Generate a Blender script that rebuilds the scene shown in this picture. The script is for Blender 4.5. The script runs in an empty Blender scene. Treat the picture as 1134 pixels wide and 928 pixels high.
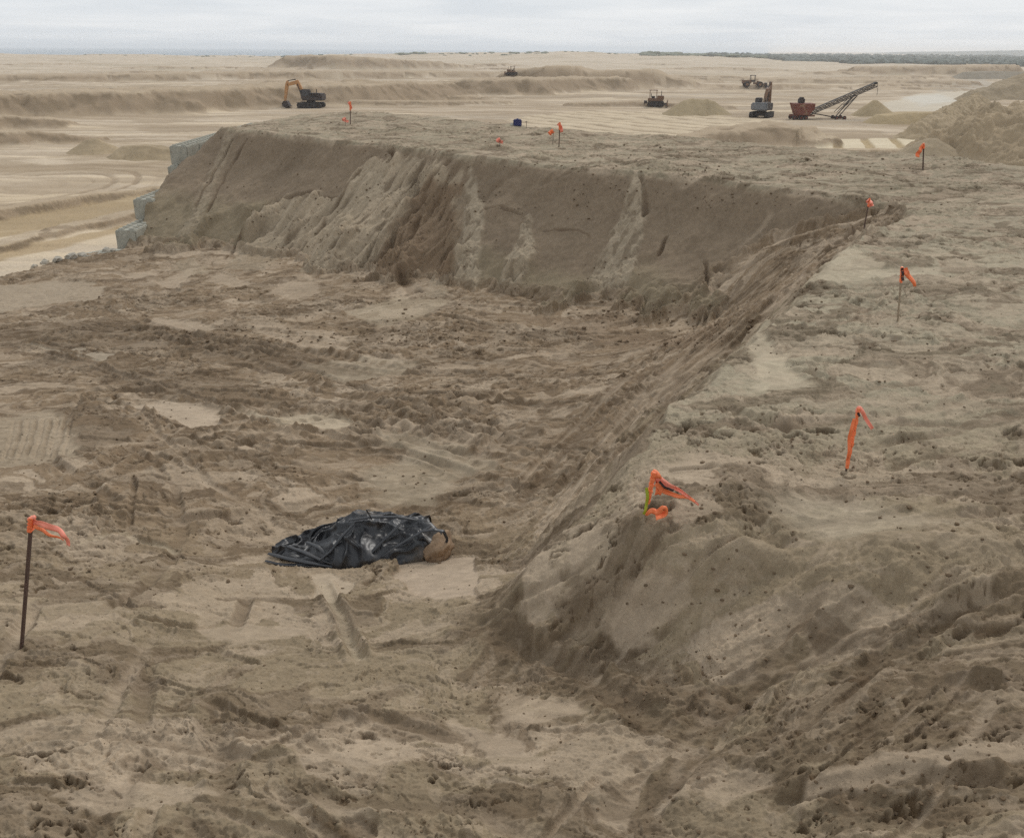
import bpy, bmesh, math, random
import numpy as np
from mathutils import Vector, Matrix, noise as mnoise
random.seed(7)
rng = np.random.default_rng(11)
S = bpy.context.scene
COL = S.collection
RES = 1.15                      # terrain resolution factor

# ------------------------------------------------------------------ camera
CAMZ = 9.5
PITCH = math.atan(0.4092)      # looking down
ROLL = 0.006
FPX = 1000.0                   # focal length in photo pixels (1134 wide)
SP, CP = math.sin(PITCH), math.cos(PITCH)
cam_d = bpy.data.cameras.new('camera'); cam = bpy.data.objects.new('camera', cam_d)
COL.objects.link(cam); S.camera = cam
cam_d.sensor_width = 36.0; cam_d.lens = 36.0 * FPX / 1134.0
cam_d.clip_start = 0.05; cam_d.clip_end = 60000
S.cycles.volume_bounces = 2
S.cycles.use_denoising = False
cam.location = (0, 0, CAMZ)
cam.matrix_world = Matrix.Translation((0, 0, CAMZ)) @ Matrix.Rotation(math.pi/2 - PITCH, 4, 'X') @ Matrix.Rotation(ROLL, 4, 'Z')

# ------------------------------------------------------------------ sky and light
S.view_settings.view_transform = 'Standard'
S.view_settings.look = 'None'
S.view_settings.gamma = 1.0
S.view_settings.exposure = 0.0
SUN_EL, SUN_AZ = math.radians(44), math.radians(28)      # azimuth clockwise from +Y
w = bpy.data.worlds.new('World'); S.world = w; w.use_nodes = True
nt = w.node_tree; nt.nodes.clear()
def N(t, **kw):
    n = nt.nodes.new(t)
    for k, v in kw.items(): setattr(n, k, v)
    return n
out = N('ShaderNodeOutputWorld'); bg = N('ShaderNodeBackground')
sky = N('ShaderNodeTexSky', sky_type='NISHITA'); sky.sun_disc = False
sky.sun_elevation = SUN_EL; sky.sun_rotation = SUN_AZ; sky.dust_density = 3.0
bg.inputs['Strength'].default_value = 0.1
tc = N('ShaderNodeTexCoord'); sep = N('ShaderNodeSeparateXYZ')
nt.links.new(tc.outputs['Generated'], sep.inputs[0])
# cloud deck seen in perspective: direction divided by its height
add = N('ShaderNodeMath', operation='ADD'); add.inputs[1].default_value = 0.06
mx = N('ShaderNodeMath', operation='MAXIMUM'); mx.inputs[1].default_value = 0.0
nt.links.new(sep.outputs['Z'], mx.inputs[0]); nt.links.new(mx.outputs[0], add.inputs[0])
dvx = N('ShaderNodeMath', operation='DIVIDE'); dvy = N('ShaderNodeMath', operation='DIVIDE')
nt.links.new(sep.outputs['X'], dvx.inputs[0]); nt.links.new(add.outputs[0], dvx.inputs[1])
nt.links.new(sep.outputs['Y'], dvy.inputs[0]); nt.links.new(add.outputs[0], dvy.inputs[1])
cmb = N('ShaderNodeCombineXYZ'); nt.links.new(dvx.outputs[0], cmb.inputs[0]); nt.links.new(dvy.outputs[0], cmb.inputs[1])
cn = N('ShaderNodeTexNoise'); cn.inputs['Scale'].default_value = 0.55; cn.inputs['Detail'].default_value = 6
cn.inputs['Roughness'].default_value = 0.55; cn.inputs['Distortion'].default_value = 0.4
nt.links.new(cmb.outputs[0], cn.inputs['Vector'])
cr = N('ShaderNodeValToRGB')
cr.color_ramp.elements[0].position = 0.33; cr.color_ramp.elements[0].color = (7.2, 7.75, 8.3, 1)
cr.color_ramp.elements[1].position = 0.68; cr.color_ramp.elements[1].color = (8.9, 9.2, 9.45, 1)
nt.links.new(cn.outputs['Fac'], cr.inputs[0])
# a faint blue-white break low over the sea, greyer inland
mixs = N('ShaderNodeMixRGB'); mixs.inputs[0].default_value = 0.93
nt.links.new(sky.outputs[0], mixs.inputs[1]); nt.links.new(cr.outputs[0], mixs.inputs[2])
nt.links.new(mixs.outputs[0], bg.inputs['Color']); nt.links.new(bg.outputs[0], out.inputs['Surface'])
sl = bpy.data.lights.new('sun', 'SUN'); sl.energy = 1.4; sl.angle = math.radians(14); sl.color = (1.0, 0.96, 0.9)
so = bpy.data.objects.new('sun', sl); COL.objects.link(so)
sd = Vector((math.sin(SUN_AZ)*math.cos(SUN_EL), math.cos(SUN_AZ)*math.cos(SUN_EL), math.sin(SUN_EL)))
so.rotation_euler = sd.to_track_quat('Z', 'Y').to_euler()

# ------------------------------------------------------------------ helpers
def ray(u, v):
    x = (u-567)/FPX; t = (v-464)/FPX
    x, t = x*math.cos(ROLL)+t*math.sin(ROLL), -x*math.sin(ROLL)+t*math.cos(ROLL)
    return x, CP - t*SP, -(SP + t*CP)          # dx, dy, dz per unit depth
def P(u, v, drop):
    dx, dy, dz = ray(u, v)
    s = drop / max(-dz, 1e-5)
    return dx*s, dy*s
def lin(c):
    return tuple(((x/255.0)/12.92 if x/255.0 <= 0.04045 else ((x/255.0+0.055)/1.055)**2.4) for x in c)
KALB = 1.0
def alb(c): return np.array(lin(c))*KALB

def _hash(ix, iy, seed):
    h = (ix.astype(np.uint32)*np.uint32(374761393) + iy.astype(np.uint32)*np.uint32(668265263) + np.uint32((seed*2246822519) & 0xffffffff))
    h ^= h >> np.uint32(13); h *= np.uint32(1274126177); h ^= h >> np.uint32(16)
    return h
_ang = np.linspace(0, 2*np.pi, 256, endpoint=False); _GX = np.cos(_ang).astype(np.float32); _GY = np.sin(_ang).astype(np.float32)
def pn(x, y, seed=0):
    x = np.asarray(x, np.float32); y = np.asarray(y, np.float32)
    xf = np.floor(x); yf = np.floor(y)
    ix = xf.astype(np.int32); iy = yf.astype(np.int32)
    fx = x-xf; fy = y-yf
    wx = fx*fx*fx*(fx*(fx*6-15)+10); wy = fy*fy*fy*(fy*(fy*6-15)+10)
    def g(a, b):
        h = _hash(ix+a, iy+b, seed) & np.uint32(255)
        return _GX[h]*(fx-a) + _GY[h]*(fy-b)
    n0 = g(0,0); n1 = g(1,0); n2 = g(0,1); n3 = g(1,1)
    a = n0+(n1-n0)*wx; b = n2+(n3-n2)*wx
    return (a+(b-a)*wy)*1.45
def fbm(x, y, oct=4, seed=0, gain=0.5, lac=2.03):
    r = 0; a = 1; t = 0
    for i in range(oct):
        r = r + a*pn(x, y, seed+i*17); t += a
        x = x*lac+3.1; y = y*lac-7.7; a *= gain
    return r
def ridged(x, y, oct=3, seed=0):
    r = 0; a = 1
    for i in range(oct):
        r = r + a*(1-2*np.abs(pn(x, y, seed+i*29))); x = x*2.1+1.7; y = y*2.1+9.2; a *= .5
    return r
def worley(x, y, seed=0, keep=1.0):
    """distance to the nearest feature point, and a random value of it"""
    x = np.asarray(x, np.float32); y = np.asarray(y, np.float32)
    xf = np.floor(x); yf = np.floor(y); ix = xf.astype(np.int32); iy = yf.astype(np.int32)
    best = np.full(x.shape, 9.0, np.float32); val = np.zeros(x.shape, np.float32)
    for a in (-1, 0, 1):
        for b in (-1, 0, 1):
            h = _hash(ix+a, iy+b, seed)
            px = xf+a+(h & np.uint32(1023)).astype(np.float32)/1023
            py = yf+b+((h >> np.uint32(10)) & np.uint32(1023)).astype(np.float32)/1023
            r = ((h >> np.uint32(20)) & np.uint32(1023)).astype(np.float32)/1023
            d = np.sqrt((px-x)**2+(py-y)**2)
            if keep < 1: d = np.where(r > keep, 9.0, d)
            m = d < best
            best = np.where(m, d, best); val = np.where(m, r, val)
    return best, val
def sstep(a, b, x):
    t = np.clip((x-a)/(b-a), 0, 1); return t*t*(3-2*t)
def seg_dist(X, Y, pts):
    """distance to a polyline, arc position of the foot, signed side"""
    best = np.full(X.shape, 1e9, np.float32); pos = np.zeros(X.shape, np.float32); side = np.zeros(X.shape, np.float32); idx = np.zeros(X.shape, np.float32)
    acc = 0
    for i in range(len(pts)-1):
        ax, ay = pts[i][:2]; bx, by = pts[i+1][:2]
        L = math.hypot(bx-ax, by-ay)
        if L < 1e-6: continue
        ux, uy = (bx-ax)/L, (by-ay)/L
        t = np.clip((X-ax)*ux+(Y-ay)*uy, 0, L)
        ex = X-(ax+t*ux); ey = Y-(ay+t*uy)
        d = np.sqrt(ex*ex+ey*ey); m = d < best
        best = np.where(m, d, best); pos = np.where(m, acc+t, pos)
        side = np.where(m, np.sign(ux*(Y-ay)-uy*(X-ax)), side); idx = np.where(m, i+t/L, idx)
        acc += L
    return best, pos, side, idx
def inside(X, Y, poly):
    c = np.zeros(X.shape, bool); n = len(poly)
    for i in range(n):
        x1, y1 = poly[i]; x2, y2 = poly[(i+1) % n]
        if y1 == y2: continue
        m = ((y1 > Y) != (y2 > Y)) & (X < (x2-x1)*(Y-y1)/(y2-y1)+x1)
        c ^= m
    return c
def sdist(X, Y, poly):
    d = seg_dist(X, Y, list(poly)+[poly[0]])[0]
    return np.where(inside(X, Y, poly), d, -d)      # positive inside

# ------------------------------------------------------------------ terrain: broad shape
def rbf(pts):
    A = np.array(pts, float); n = len(A)
    D = np.sqrt((A[:,None,0]-A[None,:,0])**2+(A[:,None,1]-A[None,:,1])**2+0.09)
    M = np.zeros((n+1, n+1)); M[:n,:n] = D; M[:n,n] = 1; M[n,:n] = 1
    sol = np.linalg.solve(M, np.append(A[:,2], 0))
    def f(X, Y):
        r = np.full(X.shape, sol[n], np.float32)
        for i in range(n):
            r += np.float32(sol[i])*np.sqrt((X-A[i,0])**2+(Y-A[i,1])**2+0.09)
        return r
    return f
def PL(lst): return [(*P(u, v, d), d) for u, v, d in lst]
ZP = rbf(PL([(0,305,7.1),(105,278,6.95),(140,282,6.9),(300,315,6.7),(450,335,6.4),(600,335,6.2),(760,350,5.9),(790,355,5.8),
    (700,410,5.5),(610,500,5.2),(530,600,5.0),(400,620,5.0),(300,610,5.05),(300,450,5.9),(0,400,6.6),(500,430,5.8),(0,600,4.6),
    (150,560,4.9),(24,716,3.9),(-80,716,3.9),(250,720,4.2),(450,700,4.35),(560,690,4.08),(567,750,3.97),(640,740,3.95),
    (1000,237,3.35),(930,257,3.75),(855,279,4.3),(812,305,5.0),(940,278,3.55),(895,315,3.7),(865,325,4.3),(825,343,5.0),(0,900,3.35),(300,900,3.35),(560,900,3.4),(700,925,3.3),(-200,500,5.4),(-300,330,7.0)])
    + [(-15,50,6.6),(-20,20,6.8),(-6,-6,3.3),(6,-6,3.1),(0,0,3.2),(-30,-6,4.5),(25,0,3.2),(10,15,4.5)])
ZT = rbf(PL([(245,143,3.2),(430,161,3.2),(600,181,3.2),(780,197,3.2),(930,216,3.2),(1010,232,3.2),(960,252,3.2),(850,360,3.2),
    (720,470,3.2),(690,530,3.25),(640,580,3.5),(590,630,3.7),(572,660,3.85),(380,124,3.2),(541,137,3.2),(702,149,3.2),(921,166,3.2),
    (1134,186,3.15),(1134,300,3.1),(1134,500,3.0),(935,520,3.15),(720,580,3.15),(700,600,3.25),(800,610,3.2),(930,650,3.12),
    (1060,630,2.95),(1134,630,2.9),(700,700,3.75),(780,790,3.70),(870,720,3.42),(850,650,3.35),(640,720,3.9),(1000,780,2.95),
    (1134,750,2.8),(1134,900,2.65),(900,900,3.0),(800,925,3.15),(950,700,3.25),(600,155,3.2),(800,180,3.2),(720,850,3.55)])
    + [(-13.5,48,3.7),(-16,49,3.9),(-14.2,43,3.75),(40,5,3.0),(0,0,3.2),(6,-6,2.9),(-6,-6,3.2),(20,-10,3.0)])
RIM = [P(*q) for q in [(245,143,3.2),(330,151,3.2),(430,161,3.2),(520,173,3.2),(600,181,3.2),(700,191,3.2),(780,197,3.2),(850,206,3.2),
    (930,216,3.2),(985,224,3.2),(1012,233,3.2),(1000,243,3.2),(960,254,3.2),(915,300,3.2),(850,362,3.2),(790,412,3.2),(720,475,3.2),
    (690,530,3.25),(640,580,3.5),(590,632,3.7),(572,662,3.85),(600,710,3.9),(700,775,3.8),(750,830,3.6),(720,880,3.4),(700,930,3.3)]]
PIT = RIM + [(0.6,1),(0.6,-40),(-80,-40),(-80,60),(-13.7,60),(-13.7,44.2)]
EDGE = [P(*q) for q in [(380,124,3.2),(447,127,3.2),(541,137,3.2),(628,144,3.2),(702,149,3.2),(754,152,3.2),(834,159,3.2),(921,166,3.2),
    (999,171,3.2),(1055,177,3.2),(1134,186,3.2),(1250,200,3.2)]]
LEFT = [P(-330,400,7.0), P(-120,345,7.1), P(0,305,7.1), P(60,290,7.0), P(112,277,6.9)]
WX = -14.5
NEAR = EDGE + [(45,2),(45,-60),(-60,-60),(-60,5)] + LEFT + [(WX,33.4),(WX,49.5),(WX+1.5,51)]
def near_raw(X, Y, wob=0, rough=None):
    zp = CAMZ-np.clip(ZP(X, Y), 2.4, 7.4); zt = CAMZ-np.clip(ZT(X, Y), 2.4, 7.4)
    d = np.maximum(sdist(X, Y, PIT)+wob, 0)
    d = d*np.interp(X, [-15.5,-12.6,-9.5], [.70,.84,1.0]).astype(np.float32)
    prof = np.where(d < 0.9, d*1.15, 1.035+(d-0.9)*0.715)
    face = zt-prof
    if rough is not None: face = face+rough*sstep(0, .5, d)
    k = 0.12                                       # soft union
    h = np.clip(0.5+0.5*(face-zp)/k, 0, 1)
    z = zp*(1-h)+face*h+k*h*(1-h)
    return z, d, h
def outer_base(X, Y):
    r = np.sqrt(X*X+Y*Y)
    z = 0.25*fbm(X/40, Y/30, 3, 5)*sstep(60, 90, r)
    dun = sstep(330, 900, r)
    q = X/np.maximum(Y, 1)
    crest = np.interp(q, [-.62,-.3,-.24,-.12,0,.05,.09,.15,.22,.30], [.6,.4,.6,3.0,4.6,6.6,6.0,5.0,3.0,.2])
    z = z + dun*(1.2*fbm(X/110, Y/70, 4, 9)+.35*ridged(X/60, Y/35, 3, 11)+.4*sstep(0,.5,fbm(X/260, Y/160, 3, 21)))
    z = z + (crest+1.1*fbm(X/75, Y/120, 4, 23))*sstep(620, 1050, r)*(Y > 0)
    z = z - 30*sstep(1150, 1500, r+90*fbm(X/300,Y/300,2,3))*(1-sstep(.17, .30, q))*(Y > 0)
    return z
# ---- ridges of spoil beyond the stockpile: (u, v at the foot, v at the crest)
def ridge_pts(lst, slope=0.62):
    res = []
    for u, vb, vt in lst:
        dx, dy, dz = ray(u, vb); sb = CAMZ/-dz
        Dt = -ray(u, vt)[2]
        h = (CAMZ-Dt*sb)/(1+Dt/slope)
        s = sb+h/slope/dy
        res.append((dx*s, dy*s, h))
    return res
def ridge_h(X, Y, pts, top=2.0, slope=0.62, wob=0):
    d, pos, side, idx = seg_dist(X, Y, pts)
    hh = np.interp(idx, range(len(pts)), [p[2] for p in pts])
    return hh-np.maximum(d+wob-top, 0)*slope
BANKS = [
    dict(p=[(-90,130,104),(0,129,103),(60,127,101),(150,124,99),(230,121,97),(330,116,93),(420,112,91),(470,108,92)], top=7, r=.55),
    dict(p=[(-90,91,84),(0,90,83),(150,89,82),(300,87,79),(420,86,79),(540,85,80),(640,85,82)], top=10, r=.45),
    dict(p=[(325,77,62),(370,78,62),(420,78,65),(470,77,68),(510,76,73)], top=6, r=1.3),
    dict(p=[(470,103,92),(520,104,88),(570,105,87),(620,103,86),(660,101,86)], top=5, r=.7),
    dict(p=[(585,97,77),(615,98,73),(640,98,74),(655,98,79)], top=5, r=.6),
    dict(p=[(650,98,79),(680,98,78),(722,98,77),(745,98,87),(775,97,93)], top=3, r=.35),
    dict(p=[(780,97,94),(860,98,95),(960,99,96),(1060,101,98)], top=3, r=.3),
    dict(p=[(860,91,87),(950,92,88),(1040,94,89)], top=10, r=.4),
    dict(p=[(-40,143,127),(20,142,129),(60,141,131),(95,139,136)], top=1.0, r=.3),
    dict(p=[(-40,160,146),(30,159,145),(70,157,147),(100,155,152)], top=1.0, r=.3),
    dict(p=[(395,118,111),(470,118,112),(560,116,112)], top=1, r=.1),
    dict(p=[(640,119,114),(700,118,112),(800,121,117)], top=1.5, r=.15),
    dict(p=[(400,113,88),(425,112,91),(450,112,103)], top=1, r=.3),
    dict(p=[(880,168,166),(960,169,165),(1010,170,165)], top=1.2, r=.1),
    dict(p=[(-30,246,235),(60,232,221),(120,222,213),(175,215,208)], top=.6, r=.12),
    dict(p=[(-30,285,276),(60,262,253),(140,243,236)], top=.4, r=.1),
    dict(p=[(760,161,150),(800,160,142),(850,160,135),(890,160,142),(905,160,152)], top=1.5, r=.5),
    dict(p=[(560,82,79),(600,82,79)], top=2, r=.2),
    dict(p=[(975,83,74),(1040,84,73),(1100,84,72)], top=10, r=.6),
]
_br = random.Random(12)
for _ in range(62):                              # low spoil berms scattered over the far floor
    u0 = _br.uniform(-60, 1000); vb = 66+_br.random()**1.3*52; L_ = _br.uniform(60, 260); hp = _br.uniform(1.8, 6.0)*(.45+(vb-60)/50); sl_ = _br.uniform(-.012, .006)
    if vb > 100 and u0 > 420: continue
    BANKS.append(dict(p=[(u0, vb, vb-.6), (u0+L_*.25, vb+sl_*L_*.25, vb-hp), (u0+L_*.6, vb+sl_*L_*.6, vb-hp*_br.uniform(.6, 1)), (u0+L_, vb+sl_*L_, vb-.8)], top=_br.uniform(1, 5), r=.3+.012*(110-vb)))
for b in BANKS: b['w'] = ridge_pts(b['p'])

def base_h(X, Y):
    """broad height without detail, used for placing things"""
    X = np.atleast_1d(np.asarray(X, np.float32)); Y = np.atleast_1d(np.asarray(Y, np.float32))
    zn = near_raw(X, Y)[0]
    dn = sdist(X, Y, NEAR)
    zo = outer_base(X, Y)
    for b in BANKS: zo = np.maximum(zo, ridge_h(X, Y, b['w'], b['top']))
    return np.where(dn >= 0, zn, np.maximum(zo, zn+dn*1.0))
def hit(u, v):
    dx, dy, dz = ray(u, v)
    s = np.concatenate([np.linspace(1.5, 60, 3000), np.geomspace(60.2, 3000, 1500)])
    z = CAMZ+dz*s; h = base_h(dx*s, dy*s)
    k = int(np.argmax(z <= h)) or len(s)-1
    a, b = s[k-1], s[k]; fa = z[k-1]-h[k-1]; fb = z[k]-h[k]
    ss = a+(b-a)*fa/(fa-fb) if fa != fb else b
    return dx*ss, dy*ss
def hits(lst): return [hit(u, v) for u, v in lst]

# ------------------------------------------------------------------ terrain: the sheet
# one sheet, finer near the viewpoint and in front of it; rings out to the horizon
def build_grid():
    k = 1.0/RES
    fine = np.arange(-40, 40.001, 0.078*k); fine = np.radians(fine)
    coarse = np.radians(np.concatenate([np.arange(-180, -60, 8), np.arange(-60, -40.2, 1.0)]))
    az = np.concatenate([coarse, fine, -coarse[::-1][:-1]])       # closed ring, first column reused at the end
    rs = [0.4, 0.8, 1.2, 1.6, 2.0, 2.3]
    r = 2.5
    while r < 12500:
        rs.append(r)
        q = .0022 if r < 9 else .0018 if r < 17 else .00135 if r < 40 else .0022 if r < 62 else .0045 if r < 240 else .010 if r < 1200 else .06
        r *= 1+q*k
    return az.astype(np.float64), np.array(rs)
AZ, RR = build_grid()
nA, nR = len(AZ), len(RR)
GX = (RR[:,None]*np.sin(AZ)[None,:]).astype(np.float32).ravel()
GY = (RR[:,None]*np.cos(AZ)[None,:]).astype(np.float32).ravel()
NV = GX.size
GZ = np.zeros(NV, np.float32); GC = np.zeros((NV, 3), np.float32)
print('terrain vertices', NV, nA, nR)

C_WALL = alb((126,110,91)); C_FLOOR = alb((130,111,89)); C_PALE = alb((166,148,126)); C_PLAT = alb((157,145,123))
C_FORE = alb((140,124,101)); C_TALUS = alb((156,140,118)); C_BROWN = alb((124,104,83)); C_DARK = alb((98,82,64))
C_SAND = alb((192,175,152)); C_SAND2 = alb((168,149,124)); C_BANK = alb((146,127,104)); C_DUNE = alb((190,175,154)); C_GREY = alb((163,149,130))

Rr = np.sqrt(GX*GX+GY*GY)
m_near = np.nonzero(Rr < 75)[0]
X = GX[m_near]; Y = GY[m_near]
dn = sdist(X, Y, NEAR)
sel = dn > -7
m_near = m_near[sel]; X = X[sel]; Y = Y[sel]; dn = dn[sel]

# ---- near ground
e1x, e1y, e2x, e2y = .72, -.69, -.69, -.72
WA = X*e1x+Y*e1y; WB = X*e2x+Y*e2y           # along and down the long face
f1x, f1y, f2x, f2y = .465, .885, -.885, .465
SA = X*f1x+Y*f1y; SB = X*f2x+Y*f2y           # along and down the right face
isA = sstep(-1.5, 1.5, (Y-19.0)-(X-8.0)*0.15)
wob = .10*fbm(X/1.4, Y/1.4, 4, 31)+.04*pn(X/.25, Y/.25, 33)
talus_poly = hits([(232,296),(250,284),(304,221),(374,223),(404,184),(440,174),(486,178),(512,205),(508,328),(400,332),(340,312),(262,306)])
brown_poly = hits([(436,262),(452,222),(478,202),(508,206),(506,329),(440,330),(385,318),(410,290)])
chutes = [(hits([(521,182),(524,190),(532,215),(536,250),(531,290),(529,327),(503,327),(503,300),(512,270),(513,220)]), .8),
          (hits([(584,238),(592,262),(592,290),(574,326),(548,326),(565,290),(577,262)]), .8),
          (hits([(707,190),(713,200),(714,250),(706,290),(697,329),(646,329),(660,290),(688,235)]), .8),
          (hits([(250,150),(262,150),(240,200),(212,262),(196,262),(228,200)]), .45)]
dT = sdist(X, Y, talus_poly)+.25*fbm(X/.8, Y/.8, 3, 41); mT = sstep(-.12, .12, dT)
dB = sdist(X, Y, brown_poly)+.3*fbm(X/.7, Y/.7, 3, 43); mB = sstep(-.2, .2, dB)
mC = np.zeros(X.shape, np.float32)
for poly, k in chutes:
    mC = np.maximum(mC, k*sstep(-.08, .10, sdist(X, Y, poly)+.10*fbm(X/.4, Y/.4, 3, 45)))
low = sstep(2.2, 3.0, near_raw(X, Y)[1]+.5*fbm(WA/2.2, WB/2.2, 3, 47))
roughA = np.clip(np.maximum(mT, mC)+.15*low+.02, 0, 1)
strk = fbm(WA/.32, WB/1.5, 4, 51)              # runnels down the long face
strk2 = ridged(WA/.8, WB/3.0, 3, 53)
relA = mT*(.14*strk2-.07)+roughA*.11*strk+mC*.05*ridged(X/.22,Y/.18,3,224)+.016*pn(WA/.18, WB/.9, 55) - mB*.22*sstep(.0, .6, dB) + mC*.06
relA = relA - .22*sstep(.35, .9, ridged(WA/1.3+.4*strk, WB/4.0, 2, 57))*mT*sstep(-.4, .2, dB+.6)
d0 = near_raw(X, Y)[1]
strkB = fbm(SA/7.0, d0/.17+.18*pn(SA/3.5, d0/2, 6), 4, 61)       # blade marks running along the right face
relB = .07*strkB+.02*fbm(SA/.5, SB/.5, 3, 63)
relA = relA+.45*sstep(2.2, 3.8, d0)*sstep(.0, .45, fbm(WA/1.7, WB/3.5, 3, 64))*(1+.3*ridged(X/.5, Y/.4, 3, 66))+.10*sstep(.1, .5, fbm(WA/2.6, WB/2.2, 3, 65))
rough_face = relA*isA+relB*(1-isA)
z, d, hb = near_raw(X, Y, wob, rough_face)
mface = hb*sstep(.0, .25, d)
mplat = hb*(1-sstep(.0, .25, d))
rngY = np.sqrt(X*X+Y*Y)
front = 1-sstep(6.5, 9.0, Y+.25*X)                # broken slope in the foreground
mpit = 1-hb

# roughness of the trodden surface
R0 = fbm(X/2.3, Y/2.3, 3, 71)
Rg = np.clip(.55+.9*R0, .08, 1)
Rg = Rg*(1-mface*isA*.85)+mface*isA*roughA*.5
SM = sstep(-.10, .16, fbm(X/3.2, Y/1.9, 3, 211)+.10*fbm(X/.7, Y/.5, 3, 212))     # 0 smooth, 1 broken
faceB = mface*(1-isA)
pw, pval = worley(X/.85+.5*fbm(X/.8, Y/.6, 3, 214), Y/.55+.5*fbm(X/.8, Y/.6, 3, 215), 213)
# scarps: crusts that broke off along wandering lines
qx = X+.5*fbm(X/1.1, Y/1.1, 3, 73); qy = Y+.5*fbm(X/1.1, Y/1.1, 3, 74)
q = 3.2*fbm(qx/2.4, qy/1.5, 4, 75)
fr = q-np.floor(q)
nf = np.clip(rngY/13, .30, 1)                   # relief grows coarser where the machines turned
scarp = np.where(fr < .86, (fr/.86)**1.7, 1-sstep(.86, 1, fr))*(.05+.03*pn(X/1.7, Y/1.7, 76))*np.clip(rngY/11, .35, 1)
q2 = 2.6*fbm(qx/.62+4, qy/.42, 4, 78); fr2 = q2-np.floor(q2)
scarp2 = np.where(fr2 < .85, (fr2/.85)**1.7, 1-sstep(.85, 1, fr2))*.016*sstep(-.1, .4, pn(X/.9, Y/.9, 79))
scarpm = (1-mface*isA*.9)*np.clip(.35+1.1*pn(X/3.1, Y/3.1, 77), 0, 1)
det = (.08*fbm(X/2.6, Y/2.6, 3, 81)*nf+.02*fbm(X/.7, Y/.6, 4, 82))*(1-mface*.9)
det += scarp*scarpm+scarp2*(1-mface*isA*.9)+.030*(pval-.5)*(1-mface)*np.clip(rngY/9, .45, 1)
det += mface*isA*(.16*fbm(WA/3.2, WB/2.6, 3, 216)+.03*ridged(WA/1.1, WB/2.5, 3, 217))
det += 4*hb*(1-hb)*isA*.16*(ridged(X/.9, Y/.7, 4, 218)+.2)
bil = np.abs(fbm(X/.55, Y/.42, 4, 83))
det += .070*bil*Rg*(1-mface*isA)*nf*(.25+.75*SM)*(1-.6*faceB)
det += .025*fbm(X/.13, Y/.10, 4, 85)*(.15+.75*Rg*(.3+.7*SM))*(1-.75*mface*isA*(1-roughA))*(1-.5*faceB)
det += .010*ridged(X/.06, Y/.05, 2, 87)*np.clip(1.6-rngY/14, 0, 1)*(1-mface*isA)
# clods
for cs, kp, hh, sd_ in ((.34, .30, .050, 91), (.19, .34, .034, 92), (.10, .30, .020, 93)):
    w1, wv = worley(X/cs+.25*pn(X/cs*2, Y/cs*2, 5), Y/cs, sd_, kp)
    clm = np.clip(1-(w1/(.30+.25*wv))**2, 0, 1)
    dens = sstep(-.05, .35, fbm(X/1.9, Y/1.9, 3, sd_+5)+.10*front+.15*mface*(1-isA))
    det += hh*np.sqrt(clm)*dens*(nf if cs > .15 else 1)*(.12+.88*SM)*(1-.7*faceB)*(1-mface*isA*(1-roughA))
# small holes and footmarks
w1, wv = worley(X/.42+.3*pn(X/.3, Y/.3, 7), Y/.30, 97, .42)
hol = np.clip(1-(w1/(.22+.22*wv))**2, 0, 1)*sstep(-.15, .25, fbm(X/2.1, Y/2.1, 3, 98))*(1-mface*isA)
det -= .045*hol*(.2+.8*SM)*(1-.8*faceB)*np.clip(rngY/9, .45, 1)
w2, wv2 = worley(X/.17, Y/.14, 99, .30)
hol2 = np.clip(1-(w2/.36)**2, 0, 1)*sstep(-.1, .3, fbm(X/1.3, Y/1.3, 3, 100))*(1-mface*isA*(1-roughA))
det -= .022*hol2*(.25+.75*SM)*(1-.6*faceB)

# torn holes in the crust, steep sided, the shade inside painted into their colour below
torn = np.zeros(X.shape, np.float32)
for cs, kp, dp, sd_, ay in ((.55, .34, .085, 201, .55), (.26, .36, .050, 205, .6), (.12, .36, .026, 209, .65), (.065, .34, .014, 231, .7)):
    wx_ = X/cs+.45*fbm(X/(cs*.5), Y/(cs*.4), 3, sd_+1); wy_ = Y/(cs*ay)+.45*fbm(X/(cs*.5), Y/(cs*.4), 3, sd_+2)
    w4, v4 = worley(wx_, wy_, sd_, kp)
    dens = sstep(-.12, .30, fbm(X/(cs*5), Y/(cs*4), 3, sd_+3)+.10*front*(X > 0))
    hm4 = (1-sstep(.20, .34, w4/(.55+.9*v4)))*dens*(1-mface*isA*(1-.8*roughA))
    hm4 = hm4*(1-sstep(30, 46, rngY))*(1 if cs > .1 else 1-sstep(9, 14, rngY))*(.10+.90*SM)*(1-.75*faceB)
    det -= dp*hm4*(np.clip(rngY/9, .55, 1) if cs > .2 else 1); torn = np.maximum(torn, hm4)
# colour of the sand itself, damp or dry, plus shade painted in torn holes
def mixc(c, col, m): return c+(np.asarray(col, np.float32)[None,:]-c)*m[:,None]
c = np.zeros((X.size, 3), np.float32)+C_FLOOR[None,:].astype(np.float32)
c = mixc(c, C_FORE, 1-sstep(6, 11, Y-.2*X))
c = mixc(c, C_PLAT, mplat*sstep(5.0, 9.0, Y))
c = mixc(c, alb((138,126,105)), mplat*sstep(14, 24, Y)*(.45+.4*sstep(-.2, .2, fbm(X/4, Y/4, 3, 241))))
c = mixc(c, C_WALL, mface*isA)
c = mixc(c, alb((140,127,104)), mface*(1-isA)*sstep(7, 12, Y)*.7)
c = mixc(c, C_DARK, faceB*sstep(.05, .30, strkB)*.55)
c = mixc(c, C_PALE, faceB*sstep(.10, .30, -strkB)*.40)
c = mixc(c, C_TALUS, mface*isA*mT)
c = c*(1+.18*np.clip(strk,-1,1)*mface*isA*(.12+.88*mT)+.10*fbm(WA/1.6,WB/3.2,3,223)*mface*isA)[:,None]
c = mixc(c, alb((134,122,98)), mface*isA*low*.5*(1-mT))
c = mixc(c, C_BROWN, mface*isA*mB*.9)
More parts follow.
